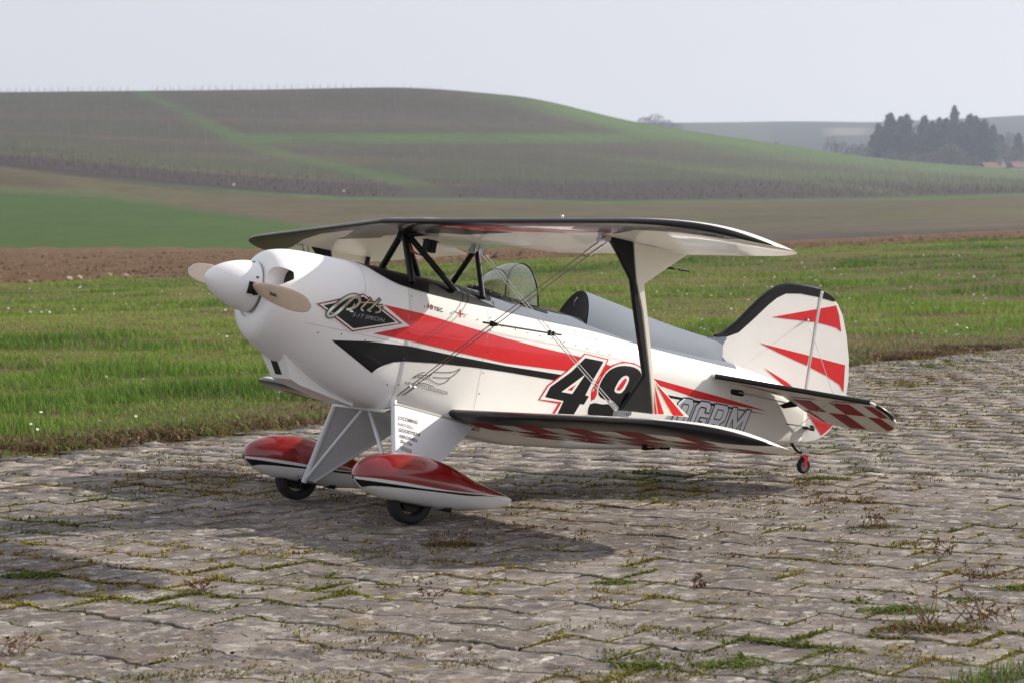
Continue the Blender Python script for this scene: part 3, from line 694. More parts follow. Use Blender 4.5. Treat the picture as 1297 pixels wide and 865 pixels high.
# ---- interplane struts (black leading half, white trailing half with red rays)
for sd_ in (-1, 1):
    def pl(P, h, sd_=sd_):
        P = np.asarray(P); yy = .70 + 0*P[:, 0]
        return np.stack([P[:, 0], sd_*(yy + h), P[:, 1]], -1)
    st = slab('interplane_strut', G['strutF'], pl, .013, M['satin_black'], plane, edge=.004)
    slab('strut_fairing', G['strutR'], pl, .010, M['cream'], st, edge=.002)
    for k in ('strutRed1', 'strutRed2', 'strutRed0'):
        for h in (-.0056, .0056):
            v, f = fill2d(G[k]); kmesh('red_ray', pl(v, h), f, M['red'], st)
    kmesh('strut_gusset', pl(np.array([(.70, -.095), (.715, -.088), (.74, -.125), (.69, -.134)]), -.0072), [(0, 1, 2, 3)], M['black'], st)
    v, f = join_vf(box_vf((.567, sd_*.706, .213), (.024, .016, .010)), tube_vf([(.562, sd_*.692, .207), (.562, sd_*.725, .207)], .006, 8))
    kmesh('strut_fitting', v, f, M['steel'], st, sharp=40)
    v, f = join_vf(box_vf((.715, sd_*.672, -.141), (.03, .016, .012)), tube_vf([(.71, sd_*.655, -.137), (.73, sd_*.685, -.132)], .006, 8))
    kmesh('strut_fitting', v, f, M['steel'], st, sharp=40)

# ---- cabane struts
fa, ra = (.482, 0, .204), (.679, 0, .210)
for sd_ in (-1, 1):
    tube('cabane_strut', [(.473, sd_*.094, .088), (fa[0]-.006, sd_*.008, fa[2])], .0078, M['satin_black'], plane, 10)
    tube('cabane_strut', [(.592 + (.020 if sd_ > 0 else 0), sd_*.094, .094), (fa[0]+.006, sd_*.008, fa[2])], .0075, M['satin_black'], plane, 10)
    tube('cabane_strut', [(.668, sd_*.094, .094), (ra[0], sd_*.008, ra[2])], .0068, M['satin_black'], plane, 10)
    tube('cabane_strut', [(fa[0], sd_*.006, fa[2]), (.53, sd_*.06, .222)], .006, M['satin_black'], plane, 8)
v, f = join_vf(tube_vf([(fa[0]-.012, 0, fa[2]+.004), (fa[0]+.016, 0, fa[2]-.004)], .015, 10), box_vf((fa[0], 0, fa[2]+.012), (.02, .03, .02)))
kmesh('cabane_fitting', v, f, M['black'], plane, sharp=40)
kmesh('cabane_fitting', *box_vf((fa[0]+.012, -.012, fa[2]+.003), (.014, .008, .006)), M['steel'], plane, sharp=40)
v, f = box_vf((ra[0], 0, ra[2]), (.022, .03, .014))
for k in range(7): v, f = join_vf((v, f), tube_vf([(ra[0]-.02+.006*k, -.014+.004*(k % 3), ra[2]-.004), (ra[0]-.021+.007*k, -.016+.004*(k % 3), ra[2]+.014)], .0028, 6))
kmesh('cabane_fitting', v, f, M['steel'], plane, sharp=40)
# servo lead with its plugs hanging under the wing
ld = empty('servo_lead', parent=plane)
v, f = join_vf(box_vf((.543, -.006, .194), (.014, .022, .026)), box_vf((.554, -.010, .193), (.013, .02, .030)))
kmesh('plug', v, f, M['satin_black'], ld, sharp=40)
kmesh('plug_collar', *box_vf((.549, -.008, .206), (.034, .026, .002)), M['black'], ld)
for a, c in ((0, 'orange'), (.006, 'dark_red'), (-.005, 'orange')):
    tube('lead', curve_pts([(.486, -.008, .196), (.492+a, -.012, .182), (.500+a, -.014, .170), (.525+a, -.013, .166), (.540+a*.6, -.008, .174), (.545, -.006, .184)], 5), .0014, M[c], ld, 5)

# ---- bracing wires (pairs) with their spreader rod
def wire(a, b, r=.0011, m='wire'): tube('bracing_wire', [a, b], r, M[m], plane, 6)
for sd_ in (-1, 1):
    for dx in (0, .012):
        wire((.562+dx*1.3, sd_*.700, .204), (.468+dx, sd_*.1365, -.176+dx*.3))
        wire((.690+dx*1.2, sd_*.010, .206), (.713+dx, sd_*.664, -.137), .0010, 'bright_wire')
        for q in ((.562+dx*1.3, .700, .204, .468+dx, .1365, -.176), (.468+dx, .1365, -.176, .562+dx*1.3, .700, .204), (.713+dx, .664, -.137, .69+dx, .01, .206)):
            a = np.array([q[0], sd_*q[1], q[2]]); d = np.array([q[3], sd_*q[4], q[5]]) - a; d /= np.linalg.norm(d)
            tube('turnbuckle', [a + d*.012, a + d*.050], .0027, M['steel'], plane, 6)
    wire((.47, sd_*.0, -.215), (.60, sd_*.13, -.20))
    A0 = np.array([.569, sd_*.700, .204]); A1 = np.array([.474, sd_*.1365, -.174]); B0 = np.array([.697, sd_*.010, .206]); B1 = np.array([.719, sd_*.664, -.137])
    # the two wire pairs pass each other where their spans agree: clamp the rod there
    ta, tb = .515, .525
    pa, pb = A0 + (A1-A0)*ta, B0 + (B1-B0)*tb; d = (pb-pa)/np.linalg.norm(pb-pa); L = np.linalg.norm(pb-pa)
    tube('spreader_rod', [pa - d*.035, pb + d*.035], .0022, M['satin_black'], plane, 8)
    v, f = join_vf(box_vf(pa - d*.006, (.008, .008, .012)), box_vf(pa + d*.006, (.006, .008, .008)), box_vf(pb - d*.006, (.006, .008, .012)), box_vf(pb + d*.007, (.006, .008, .010)))
    kmesh('spreader_clamp', v, f, M['satin_black'], plane)

# ---- tail
FINO = [(1.40, .10), (1.4142,.1497),(1.4363,.1563),(1.455,.1664),(1.4766,.1860),(1.4946,.2035),(1.5191,.2344),(1.5547,.278),(1.5831,.3055),(1.6089,.3252),(1.6364,.3372),(1.6981,.3453),(1.744,.3478),(1.7575,-.058),(1.70,-.04)]
RUDO = [(1.749,.3482),(1.7834,.3402),(1.8157,.3233),(1.8388,.2978),(1.8645,.2488),(1.8873,.1881),(1.8982,.1358),(1.9008,.082),(1.8896,.0321),(1.8657,-.0112),(1.8429,-.0348),(1.8183,-.0499),(1.7871,-.0598),(1.7625,-.0616)]
def vert(P, h): P = np.asarray(P); return np.stack([P[:, 0], h + 0*P[:, 0], P[:, 1]], -1)
fin = slab('tail_fin', FINO, vert, .018, M['white'], plane, edge=.004)
rud = slab('rudder', RUDO, vert, .016, M['white'], plane, edge=.004)
tube('rudder_hinge', [(1.7465, 0, .345), (1.760, 0, -.06)], .0019, M['print_grey'], rud, 8)
def clip_x(poly, x, keep):
    out = []
    for i in range(len(poly)):
        a, b = poly[i], poly[(i+1) % len(poly)]; ia, ib = (a[0] < x) == keep, (b[0] < x) == keep
        if ia: out.append(a)
        if ia != ib: t = (x - a[0])/(b[0]-a[0]); out.append((x, a[1] + t*(b[1]-a[1])))
    return out
FD = {'black_edge': ('black', [(1.4275,.1535),(1.4646,.1765),(1.480,.1920),(1.4946,.2075),(1.5191,.2384),(1.5547,.2815),(1.5831,.3085),(1.6089,.3275),(1.6364,.339),(1.6981,.347),(1.745,.349),(1.7834,.3405),(1.800,.333),(1.7987,.3264),(1.7439,.3271),(1.6791,.3231),(1.6306,.3128),(1.6033,.295),(1.5788,.2706),(1.5386,.2241),(1.4993,.1812),(1.4594,.160)]),
 'red_flash': ('red', [(1.5983,.2426),(1.7384,.2932),(1.8072,.3182),(1.8232,.2947),(1.8409,.2529),(1.8228,.26),(1.7858,.2612),(1.7462,.26)]),
 'red_flash.': ('red', [(1.5716,.1687),(1.7399,.1698),(1.8741,.1699),(1.8796,.1328),(1.8852,.097),(1.8668,.1145),(1.8167,.1292),(1.7419,.1423),(1.6495,.155)]),
 'red_flash..': ('red', [(1.6004,.1088),(1.6874,.0868),(1.7856,.0458),(1.8773,.0155),(1.8599,-.0071),(1.8359,-.03),(1.7957,.0026),(1.7492,.0346),(1.6578,.0842)])}
for nm, (mt, po) in FD.items():
    for h in (-1, 1):
        for keep, par_, t in ((True, fin, .0097), (False, rud, .0087)):
            q = clip_x(clip_x(po, 1.7445, True) if keep else clip_x(po, 1.7565, False), 0 if not keep else 9, keep)
            if len(q) > 2:
                v, f = fill2d(q)
                if len(f): kmesh(nm.strip('.'), vert(v, h*t), f, M[mt], par_)
V = [(p[0], 0, p[1]) for p in FINO[1:13]]
tube('leading_edge_cap', V[1:], .0074, M['black'], fin, 8)
lettering('signatures', 'J. Rupp   T. Weis', (1.782, .018), (1.852, .004), .006, lambda P, off: np.stack([P[:, 0], 0*P[:, 0] - .0090 - off, P[:, 1]], -1), .0004, M['print_dark'], rud, shear=.4)
lettering('signatures', 'Lutz  Ge', (1.800, .000), (1.85, -.008), .006, lambda P, off: np.stack([P[:, 0], 0*P[:, 0] - .0090 - off, P[:, 1]], -1), .0004, M['print_dark'], rud, shear=.4)
# grey film sweeping up onto the fin
for h in (-.0098, .0098):
    v, f = fill2d([(1.40,.085),(1.40,.149),(1.43,.1535),(1.4594,.1625),(1.4645,.158),(1.459,.148),(1.4545,.135),(1.454,.120),(1.462,.108),(1.478,.099),(1.499,.092),(1.499,.08)])
    kmesh('grey_sweep', vert(v, h), f, M['grey'], fin)
hinge = np.array([1.660, 0, .0475]); dr = R(17.0)
for sd_ in (-1, 1):
    def sp(P, h, sd_=sd_): P = np.asarray(P); return np.stack([P[:, 0], sd_*P[:, 1], .0505 - .004*P[:, 1]/.4 + h], -1)
    def el(P, h, sd_=sd_):
        P = np.asarray(P); d = P[:, 0] - hinge[0]
        return np.stack([hinge[0] + d*math.cos(dr) + h*math.sin(dr), sd_*P[:, 1], .0495 - .004*P[:, 1]/.4 - d*math.sin(dr) + h*math.cos(dr)], -1)
    STO = [(1.385, .03), (1.40, .075), (1.43, .115), (1.50, .20), (1.58, .295), (1.635, .362), (1.652, .385), (1.656, .385), (1.656, .03)]
    ELO = [(1.6565, .032), (1.6565, .386), (1.688, .396), (1.722, .393), (1.765, .372), (1.80, .338), (1.826, .29), (1.838, .22), (1.836, .13), (1.815, .06), (1.785, .032)]
    stb = slab('stabilizer', STO, sp, .012, M['tail_white'], plane, edge=.007)
    elv = slab('elevator', ELO, el, .010, M['tail_white'], plane, edge=.006)
    tube('leading_edge_cap', [tuple(a) for a in sp(np.array(STO[1:7]), 0)], .0066, M['black'], stb, 8)
    tube('tip_cap', [tuple(a) for a in el(np.array(smooth_poly([(1.664, .387), (1.690, .394), (1.722, .391), (1.748, .379)])[0:7]), 0)], .0056, M['black'], elv, 8)
    cells = [[(1.668, .215), (1.733, .215), (1.733, .293), (1.668, .293)], [(1.668, .345), (1.733, .345), (1.730, .380), (1.69, .386), (1.668, .380)],
             [(1.668, .07), (1.733, .07), (1.733, .14), (1.668, .14)], [(1.735, .145), (1.822, .145), (1.818, .213), (1.735, .213)], [(1.735, .295), (1.813, .295), (1.80, .330), (1.785, .343), (1.735, .343)], [(1.735, .045), (1.80, .06), (1.80, .068), (1.735, .068)]]
    for c in cells:
        for h in (-.0056, .0056):
            v, f = fill2d(c); kmesh('checker_square', el(v, h), f, M['check_red'], elv)
    for c in ([(1.632, .10), (1.652, .10), (1.652, .19), (1.632, .175)], [(1.632, .26), (1.652, .26), (1.652, .345), (1.632, .335)], [(1.48, .085), (1.60, .085), (1.60, .11), (1.50, .11)]):
        for h in (-.0066, .0066):
            v, f = fill2d(c); kmesh('checker_square', sp(v, h), f, M['check_red'], stb)
    # tail bracing
    a = sp(np.array([(1.635, .27)]), 0)[0]
    tube('tail_wire', [(1.715, sd_*.0105, .262), tuple(a)], .0008, M['steel'], plane, 5); tube('tail_wire', [tuple(a), (1.735, sd_*.008, -.035)], .0008, M['steel'], plane, 5)
    kmesh('tail_wire_fitting', *tube_vf([(1.715, sd_*.009, .262), (1.715, sd_*.016, .258)], .0035, 6), M['steel'], plane)
    v, f = box_vf(tuple(a + np.array([0, 0, -.008])), (.004, .004, .022))
    kmesh('tail_wire_fitting', v, f, M['steel'], plane)
# elevator pushrod from its slot, rudder cable
decal('pushrod_slot', [[(1.474,.030),(1.515,.034),(1.522,.030),(1.524,.022),(1.518,.018),(1.478,.016),(1.471,.022)]], port, .0008, M['satin_black'], fus, .01)
for sd_ in (-1, 1):
    tube('elevator_pushrod', [(1.50, sd_*.052, .026), (1.668, sd_*.042, .030)], .0017, M['steel'], plane, 6)
    v, f = [(1.650, sd_*.038, .020), (1.690, sd_*.038, .040), (1.715, sd_*.038, .040), (1.705, sd_*.038, .026), (1.665, sd_*.038, .014)], [(0, 1, 2, 3, 4)]
    V = v + [(a, b + sd_*.005, c) for a, b, c in v]; F = [(0, 1, 2, 3, 4), (9, 8, 7, 6, 5)] + [(i, (i+1) % 5, 5+(i+1) % 5, 5+i) for i in range(5)]
    kmesh('elevator_horn', V, F, M['satin_black'], plane, smooth=False)
    tube('rudder_cable', [(1.70, sd_*.022, -.022), (1.79, sd_*.022, -.016)], .0014, M['print_dark'], rud, 5)
    v, f = join_vf(box_vf((1.775, sd_*.014, -.020), (.02, .02, .006)), box_vf((1.79, sd_*.02, -.017), (.010, .010, .014)))
    kmesh('rudder_horn', v, f, M['satin_black'], rud)

# ---- main gear
for sd_ in (-1, 1):
    yc = sd_*.282
    # leg: thick plate, tube along its leading edge
    q = [(.466, .136, -.200), (.680, .136, -.211), (.492, .228, -.404), (.466, .228, -.404)]
    V = [(x, sd_*y, z) for x, y, z in q] + [(x, sd_*(y + .007), z + .003) for x, y, z in q]
    leg = kmesh('landing_gear_leg', V, [(0, 1, 2, 3), (7, 6, 5, 4)] + [(i, (i+1) % 4, 4+(i+1) % 4, 4+i) for i in range(4)], M['leg'], plane, smooth=False)
    tube('leg_tube', [(.463, sd_*.134, -.188), (.463, sd_*.229, -.408)], .0072, M['leg'], leg, 10)
    tube('leg_tube', [(.676, sd_*.138, -.207), (.49, sd_*.229, -.404)], .0036, M['leg'], leg, 8)
    tube('leg_root_fairing', [(.462, sd_*.134, -.195), (.682, sd_*.136, -.207)], .0050, M['seam'], leg, 8)
    v, f = join_vf(tube_vf([(.463, sd_*.138, -.196), (.463, sd_*.146, -.197)], .004, 8), tube_vf([(.677, sd_*.138, -.207), (.677, sd_*.150, -.208)], .0045, 8), box_vf((.688, sd_*.140, -.210), (.016, .008, .012)))
    kmesh('leg_bolts', v, f, M['steel'], leg)
    tube('gear_brace', [(.470, sd_*.012, -.212), (.464, sd_*.222, -.400)], .0048, M['leg'], plane, 8)
    # spat
    xs_ = np.concatenate([.3165 + (.36-.3165)*np.linspace(0, 1, 12)**1.5, np.linspace(.37, .726, 44)]); ph = np.linspace(-np.pi/2, 1.5*np.pi, 44, endpoint=False)
    V, F = ring_loft([sec_pt(spat_par, x, ph) + np.array([0, yc, 0]) for x in xs_], True, True, True)
    spat = kmesh('wheel_spat', V, F, M['white'], plane)
    up = pchip([.3165, .36, .43, .51, .606, .693, .726], [-.3735, -.369, -.3662, -.3655, -.3605, -.355, -.3525])
    band('red_top', .31655, .7255, lambda x: float(up(x)), M['dark_red'], spat_par, spat, .0006, 70, yc)
    bu = pchip([.3165, .336, .36, .48, .58, .66, .70], [-.3790, -.3775, -.3763, -.3712, -.3648, -.3592, -.3575]); bl_ = pchip([.3165, .332, .345, .36, .43, .51, .587, .66, .70], [-.405, -.402, -.3895, -.3858, -.3790, -.3733, -.3690, -.3606, -.3576])
    band('black_band', .3168, .70, lambda x: max(float(bl_(x)), float(spat_par(x)[3]) + .0006), M['black'], spat_par, spat, .0006, 70, yc, lambda x: float(bu(x)), 10)
    # cut-out for the tyre under the spat: dark shroud and slot
    V = [(.468 + .062*math.cos(t), yc + .026*math.sin(t), float(spat_par(.468 + .062*math.cos(t))[3]) - .0006 + .0*t) for t in np.linspace(0, 2*np.pi, 28, endpoint=False)]
    kmesh('wheel_opening', V, [tuple(range(28))], M['satin_black'], spat, smooth=False)
    kmesh('tow_slot', *box_vf((.556, yc - .012, -.4075), (.016, .03, .011)), M['satin_black'], spat)
    for dx in (-.012, .012):
        s2 = -sd_; v, f = tube_vf([(.466 + dx, yc + s2*.044, -.399), (.466 + dx, yc + s2*.050, -.399)], .0042, 8); kmesh('spat_bolt', v, f, M['steel'], spat, sharp=40)
    kmesh('axle_block', *box_vf((.466, yc - sd_*.036, -.412), (.012, .02, .02)), M['satin_black'], leg)
    # wheel
    wc = np.array([.468, yc, -.4045]); rings = []
    for a in np.linspace(0, 2*np.pi, 48, endpoint=False):
        rings.append([(wc[0] + (.030 + .0215*(.5+.5*math.cos(b)*abs(math.cos(b))**-.3))*math.cos(a), wc[1] + .0225*math.sin(b)*abs(math.sin(b)+1e-9)**-.25, wc[2] + (.030 + .0215*(.5+.5*math.cos(b)*abs(math.cos(b)+1e-9)**-.3))*math.sin(a)) for b in np.linspace(.001, 2*np.pi+.001, 20, endpoint=False)])
    rings.append(rings[0]); V, F = ring_loft(rings, True)
    tyre = kmesh('tyre', V, F, M['rubber'], plane)
    v, f = tube_vf([(wc[0], wc[1]-.016, wc[2]), (wc[0], wc[1]+.016, wc[2])], .024, 24); kmesh('rim', v, f, M['rubber'], tyre, sharp=40)
# sponsor lettering on the port leg
leg_port = [o for o in bpy.data.objects if o.name == 'landing_gear_leg'][0]
def on_leg(P, off):
    n = np.array([0, -.852, .523]); n = np.cross(np.array([.214, 0, -.011]), np.array([0, -.092, -.204])); P = P.copy(); P[:, 1] = -(.136 + (-.200 - .05*(P[:, 0] - .466) - P[:, 2])*.451); n /= np.linalg.norm(n); n *= -np.sign(n[1])
    return P + n*(off + .0076) + np.array([.007, 0, 0])
for s, key, hh, mt in (('LYCOMING', 'T_LYCOMING', .0085, 'print_dark'), ('HARTZELL', 'T_HARTZELL', .007, 'print_grey'), ('GOODYEAR', 'T_GOODYEAR', .0085, 'print_dark'), ('AEROSHELL', 'T_AEROSHELL', .0075, 'print_dark'), ('Sky-Tec', 'T_SkyTec', .008, 'print_dark')):
    a, b = np.array(G[key][0]), np.array(G[key][1])
    lettering('lettering', s, a, b, hh, on_leg, .0006, M[mt], leg_port, shear=.25, extra=.02, up=(0, .41, .91))
a, b = np.array(G['T_box'][0]), np.array(G['T_box'][1]); u = np.array((0, .41, .91))*.009
V = on_leg(np.array([a-u*.5, b-u*.5, b+u*.5, a+u*.5]), .0006); kmesh('sponsor_box', V, [(0, 1, 2, 3)], M['print_grey'], leg_port, smooth=False)
lettering('lettering', 'CHAMPION', a - u*.25 + (b-a)*.05, b - u*.25 - (b-a)*.05, .0045, on_leg, .0012, M['white'], leg_port, up=(0, .41, .91))
# ---- tail wheel
tube('tail_spring', curve_pts([(1.735, 0, -.058), (1.752, 0, -.072), (1.770, 0, -.083), (1.792, 0, -.087)], 4), .0045, M['satin_black'], plane, 8)
tw_p = empty('tail_wheel', parent=plane)
v, f = join_vf(tube_vf([(1.790, 0, -.093), (1.790, 0, -.074)], .0065, 10), box_vf((1.796, 0, -.083), (.02, .014, .005)))
kmesh('swivel', v, f, M['steel'], tw_p, sharp=40)
v, f = join_vf(box_vf((1.797, .0095, -.106), (.010, .003, .032)), box_vf((1.797, -.0095, -.106), (.010, .003, .032)), box_vf((1.795, 0, -.0925), (.016, .022, .004)))
fork = kmesh('fork', v, f, M['red_alu'], tw_p, sharp=40); 
rings = []
for a in np.linspace(0, 2*np.pi, 33): rings.append([(1.800 + (.0155+.0065*math.cos(b))*math.cos(a), .0062*math.sin(b), -.1185 + (.0155+.0065*math.cos(b))*math.sin(a)) for b in np.linspace(0, 2*np.pi, 12, endpoint=False)])
V, F = ring_loft(rings, True); kmesh('tyre', V, F, M['rubber'], tw_p)
v, f = tube_vf([(1.800, -.005, -.1185), (1.800, .005, -.1185)], .0135, 20); kmesh('rim', v, f, M['rubber_grey'], tw_p, sharp=40)

# ------------------------------------------------------------------ terrain: one height function, metres
CH = .757; PX = 2700.
def vnoise(x, y, s, seed=0):
    """smooth value noise, 0..1"""
    x = np.asarray(x, float)*s + seed*17.3; y = np.asarray(y, float)*s + seed*9.1
    xi, yi = np.floor(x), np.floor(y); fx, fy = x - xi, y - yi; fx = fx*fx*(3-2*fx); fy = fy*fy*(3-2*fy)
    def h(a, b):
        v = np.sin(a*127.1 + b*311.7 + seed*74.7)*43758.5453; return v - np.floor(v)
    return (h(xi, yi)*(1-fx) + h(xi+1, yi)*fx)*(1-fy) + (h(xi, yi+1)*(1-fx) + h(xi+1, yi+1)*fx)*fy
def fbm(x, y, s, seed=0, o=4):
    t, a, n = 0, .5, 0
    for i in range(o): t = t + a*vnoise(x, y, s*2**i, seed+i); n += a; a *= .5
    return t/n
RK = np.array([-.36, -.24, -.18, -.12, -.06, 0, .06, .12, .18, .24, .30, .40])        # X/Y of the survey lines
YK = np.array([-400, 18, 32, 54, 100, 150, 210, 270, 320, 400, 480, 580, 680, 760, 900, 1400])
def zz(Y, e): return CH + Y*np.asarray(e, float)/PX
Z55 = np.array([-.10, -.04, .04, .125, .28, .40, .52, .62, .73, .84, .9, .9])
e150 = [4.5, 4.7, 4, 2, 1, 1, 3, 6, 12, 18, 20, 20]
e210 = [42, 42, 40, 33, 27, 25, 24, 26, 32, 38, 40, 40]
e270 = [76, 74, 70, 63, 57, 53, 51, 51, 54, 57, 58, 58]
e320 = [110, 108, 95, 80, 69, 60, 57, 57, 59, 62, 62, 62]
e400 = [134, 131, 124, 113, 103, 94, 85, 77, 72, 70, 68, 66]
e480 = [155, 152, 147, 141, 133, 123, 108, 94, 84, 78, 74, 70]
e580 = [181, 179, 177, 175, 168, 159, 134, 113, 96, 87, 80, 74]
e680 = [199, 200, 200.5, 201, 203, 192, 157, 131, 108, 95, 84, 76]
ZT = np.stack([0*Z55, 0*Z55, .4*Z55, Z55, .5*(Z55 + zz(150, e150)), zz(150, e150), zz(210, e210), zz(270, e270), zz(320, e320), zz(400, e400), zz(480, e480), zz(580, e580), zz(680, e680),
               zz(680, e680) + .5, zz(680, e680) - 9, zz(680, e680)*0 + 18], 0)
def pmat(xs, Y):
    """monotone cubic rows: value of every column at the depths xs"""
    return np.stack([pchip(Y, ZT[:, j])(xs) for j in range(ZT.shape[1])], 1)
_yt = np.concatenate([np.linspace(-60, 60, 241), np.linspace(62, 1400, 670)]); _tab = pmat(_yt, YK)
_rt = np.linspace(-.40, .40, 321); _tab = np.stack([pchip(RK, row)(_rt) for row in _tab])
def height(X, Y):
    X = np.asarray(X, float); Y = np.asarray(Y, float)
    r = np.clip(X/np.maximum(Y, 12.), -.399, .399); iy = np.clip(np.searchsorted(_yt, Y) - 1, 0, len(_yt)-2); ty = np.clip((Y - _yt[iy])/(_yt[iy+1]-_yt[iy]), 0, 1)
    fx = (r + .40)/.0025; ix = np.clip(fx.astype(int), 0, 319); tx = fx - ix
    return (_tab[iy, ix]*(1-tx) + _tab[iy, ix+1]*tx)*(1-ty) + (_tab[iy+1, ix]*(1-tx) + _tab[iy+1, ix+1]*tx)*ty
def grid_mesh(name, Xg, Yg, Zg, mat, attrs=None, smooth=True):
    n, m = Xg.shape; V = np.stack([Xg, Yg, Zg], -1).reshape(-1, 3); i = np.arange((n-1)*(m-1)); a = (i//(m-1))*m + i % (m-1)
    loops = np.stack([a, a+1, a+m+1, a+m], 1).ravel()
    return big_mesh(name, V, loops, np.full(len(i), 4, np.int32), mat, attrs, smooth)
# the old runway's edge runs diagonally; u along it, v across it (v > 0 is the grass)
EA = R(54.5); eu = np.array([math.cos(EA), math.sin(EA)]); ev = np.array([-math.sin(EA), math.cos(EA)]); E0 = np.array([-1.33, 8.74])
def edge_v(X, Y):
    d0, d1 = X - E0[0], Y - E0[1]; u = d0*eu[0] + d1*eu[1]
    return d0*ev[0] + d1*ev[1] + .22*(vnoise(u, 0*u, .55, 3) - .5) + .12*(vnoise(u, 0*u, 2.1, 5) - .5) - .0*u

# ---- ground materials
def ramp(nt, fac, stops):
    r = _n(nt, 'ShaderNodeValToRGB')
    while len(r.color_ramp.elements) < len(stops): r.color_ramp.elements.new(.5)
    for e, (p, c) in zip(r.color_ramp.elements, stops): e.position = p; e.color = (*c, 1)
    nt.links.new(fac, r.inputs[0]); return r.outputs[0]
def noise(nt, vec, s, d=5, rough=.6, dist=0.):
    n = _n(nt, 'ShaderNodeTexNoise'); n.inputs['Scale'].default_value = s; n.inputs['Detail'].default_value = d; n.inputs['Roughness'].default_value = rough; n.inputs['Distortion'].default_value = dist
    nt.links.new(vec, n.inputs['Vector']); return n.outputs['Fac']
def mixc(nt, fac, a, b, mode='MIX'):
    m = _n(nt, 'ShaderNodeMix', data_type='RGBA', blend_type=mode)
    if isinstance(fac, float): m.inputs['Factor'].default_value = fac
    else: nt.links.new(fac, m.inputs['Factor'])
    for s, i in ((a, 6), (b, 7)):
        if isinstance(s, tuple): m.inputs[i].default_value = (*s, 1)
        else: nt.links.new(s, m.inputs[i])
    return m.outputs[2]
def maprange(nt, v, a, b, c=0., d=1.):
    m = _n(nt, 'ShaderNodeMapRange'); m.inputs['From Min'].default_value = a; m.inputs['From Max'].default_value = b; m.inputs['To Min'].default_value = c; m.inputs['To Max'].default_value = d
    nt.links.new(v, m.inputs['Value']); return m.outputs[0]
def bump(nt, b, h, strength, dist):
    n = _n(nt, 'ShaderNodeBump'); n.inputs['Strength'].default_value = strength; n.inputs['Distance'].default_value = dist
    nt.links.new(h, n.inputs['Height']); nt.links.new(n.outputs[0], b.inputs['Normal'])
def ground_mat(name, build, rough=.95):
    m, nt, b = mat_new(name); g = _n(nt, 'ShaderNodeNewGeometry'); b.inputs['Roughness'].default_value = rough; b.inputs['Specular IOR Level'].default_value = .15
    build(nt, b, g.outputs['Position']); return m
def attr(nt, name, out='Color'): a = _n(nt, 'ShaderNodeAttribute'); a.attribute_name = name; return a.outputs[out]

def b_earth(nt, b, p):
    c = ramp(nt, noise(nt, p, 2.2, 8, .65), [(.30, (.055, .036, .022)), (.50, (.10, .070, .038)), (.62, (.085, .095, .030)), (.80, (.13, .15, .045))])
    nt.links.new(c, b.inputs['Base Color']); bump(nt, b, noise(nt, p, 35, 6), .7, .03)
M['earth'] = ground_mat('grassy_earth', b_earth)
def b_soil(nt, b, p):
    c = ramp(nt, noise(nt, p, 1.6, 9, .72), [(.28, (.085, .049, .027)), (.5, (.138, .084, .046)), (.72, (.22, .142, .084))])
    nt.links.new(c, b.inputs['Base Color']); bump(nt, b, noise(nt, p, 9, 8, .7), 1.0, .12)
M['soil'] = ground_mat('ploughed_soil', b_soil)
def b_joint(nt, b, p):
    c = ramp(nt, noise(nt, p, 4.5, 7, .6), [(.32, (.040, .033, .027)), (.46, (.075, .062, .036)), (.55, (.135, .115, .028)), (.72, (.19, .17, .04))])
    nt.links.new(c, b.inputs['Base Color']); bump(nt, b, noise(nt, p, 160, 4), .8, .006)
M['joint'] = ground_mat('mossy_joint_dirt', b_joint)
def paver_mat(name, tint):
    def f(nt, b, p):
        base = ramp(nt, noise(nt, p, 3.2, 6, .6), [(.30, (.180, .157, .144)), (.5, (.243, .214, .194)), (.7, (.312, .281, .254))])
        if tint == 'object':
            oi = _n(nt, 'ShaderNodeObjectInfo'); tv = oi.outputs['Random']
        else: tv = attr(nt, 'tint', 'Fac')
        k = maprange(nt, tv, 0, 1, .64, .98)
        sc = _n(nt, 'ShaderNodeVectorMath', operation='SCALE'); nt.links.new(base, sc.inputs[0]); nt.links.new(k, sc.inputs['Scale'])
        # dark algae stains, pale lichen flecks, a little warm rust, olive growth, fine exposed grit
        c = mixc(nt, maprange(nt, noise(nt, p, 8.5, 9, .74, .5), .47, .60, 0, .80), sc.outputs[0], (.072, .060, .060))
        c = mixc(nt, maprange(nt, noise(nt, p, 4.2, 6, .65), .56, .66, 0, .50), c, (.33, .255, .19))
        c = mixc(nt, maprange(nt, noise(nt, p, 21, 8, .72, .6), .540, .585, 0, .68), c, (.45, .43, .39))
        c = mixc(nt, maprange(nt, noise(nt, p, 11, 4, .6, .3), .640, .675, 0, .75), c, (.52, .51, .47))
        c = mixc(nt, maprange(nt, noise(nt, p, 30, 8, .75, .4), .55, .60, 0, .70), c, (.060, .050, .050))
        c = mixc(nt, maprange(nt, noise(nt, p, 7, 9, .76), .545, .645, 0, .60), c, (.175, .142, .050))
        v = _n(nt, 'ShaderNodeTexVoronoi'); v.inputs['Scale'].default_value = 230; nt.links.new(p, v.inputs['Vector'])
        c = mixc(nt, maprange(nt, v.outputs['Distance'], .05, .55, .55, 0), c, (.070, .062, .058))
        c = mixc(nt, maprange(nt, noise(nt, p, 300, 3), .58, .70, 0, .6), c, (.46, .43, .39))
        nt.links.new(c, b.inputs['Base Color']); b.inputs['Roughness'].default_value = .92
        ad = _n(nt, 'ShaderNodeMath', operation='MULTIPLY_ADD'); nt.links.new(noise(nt, p, 60, 6, .75), ad.inputs[0]); ad.inputs[1].default_value = 1.3; nt.links.new(noise(nt, p, 260, 4, .7), ad.inputs[2])
        bump(nt, b, ad.outputs[0], .5, .0026)
    return ground_mat(name, f)
M['paver'] = paver_mat('weathered_concrete', 'object'); M['paver_far'] = paver_mat('weathered_concrete_far', 'attr')
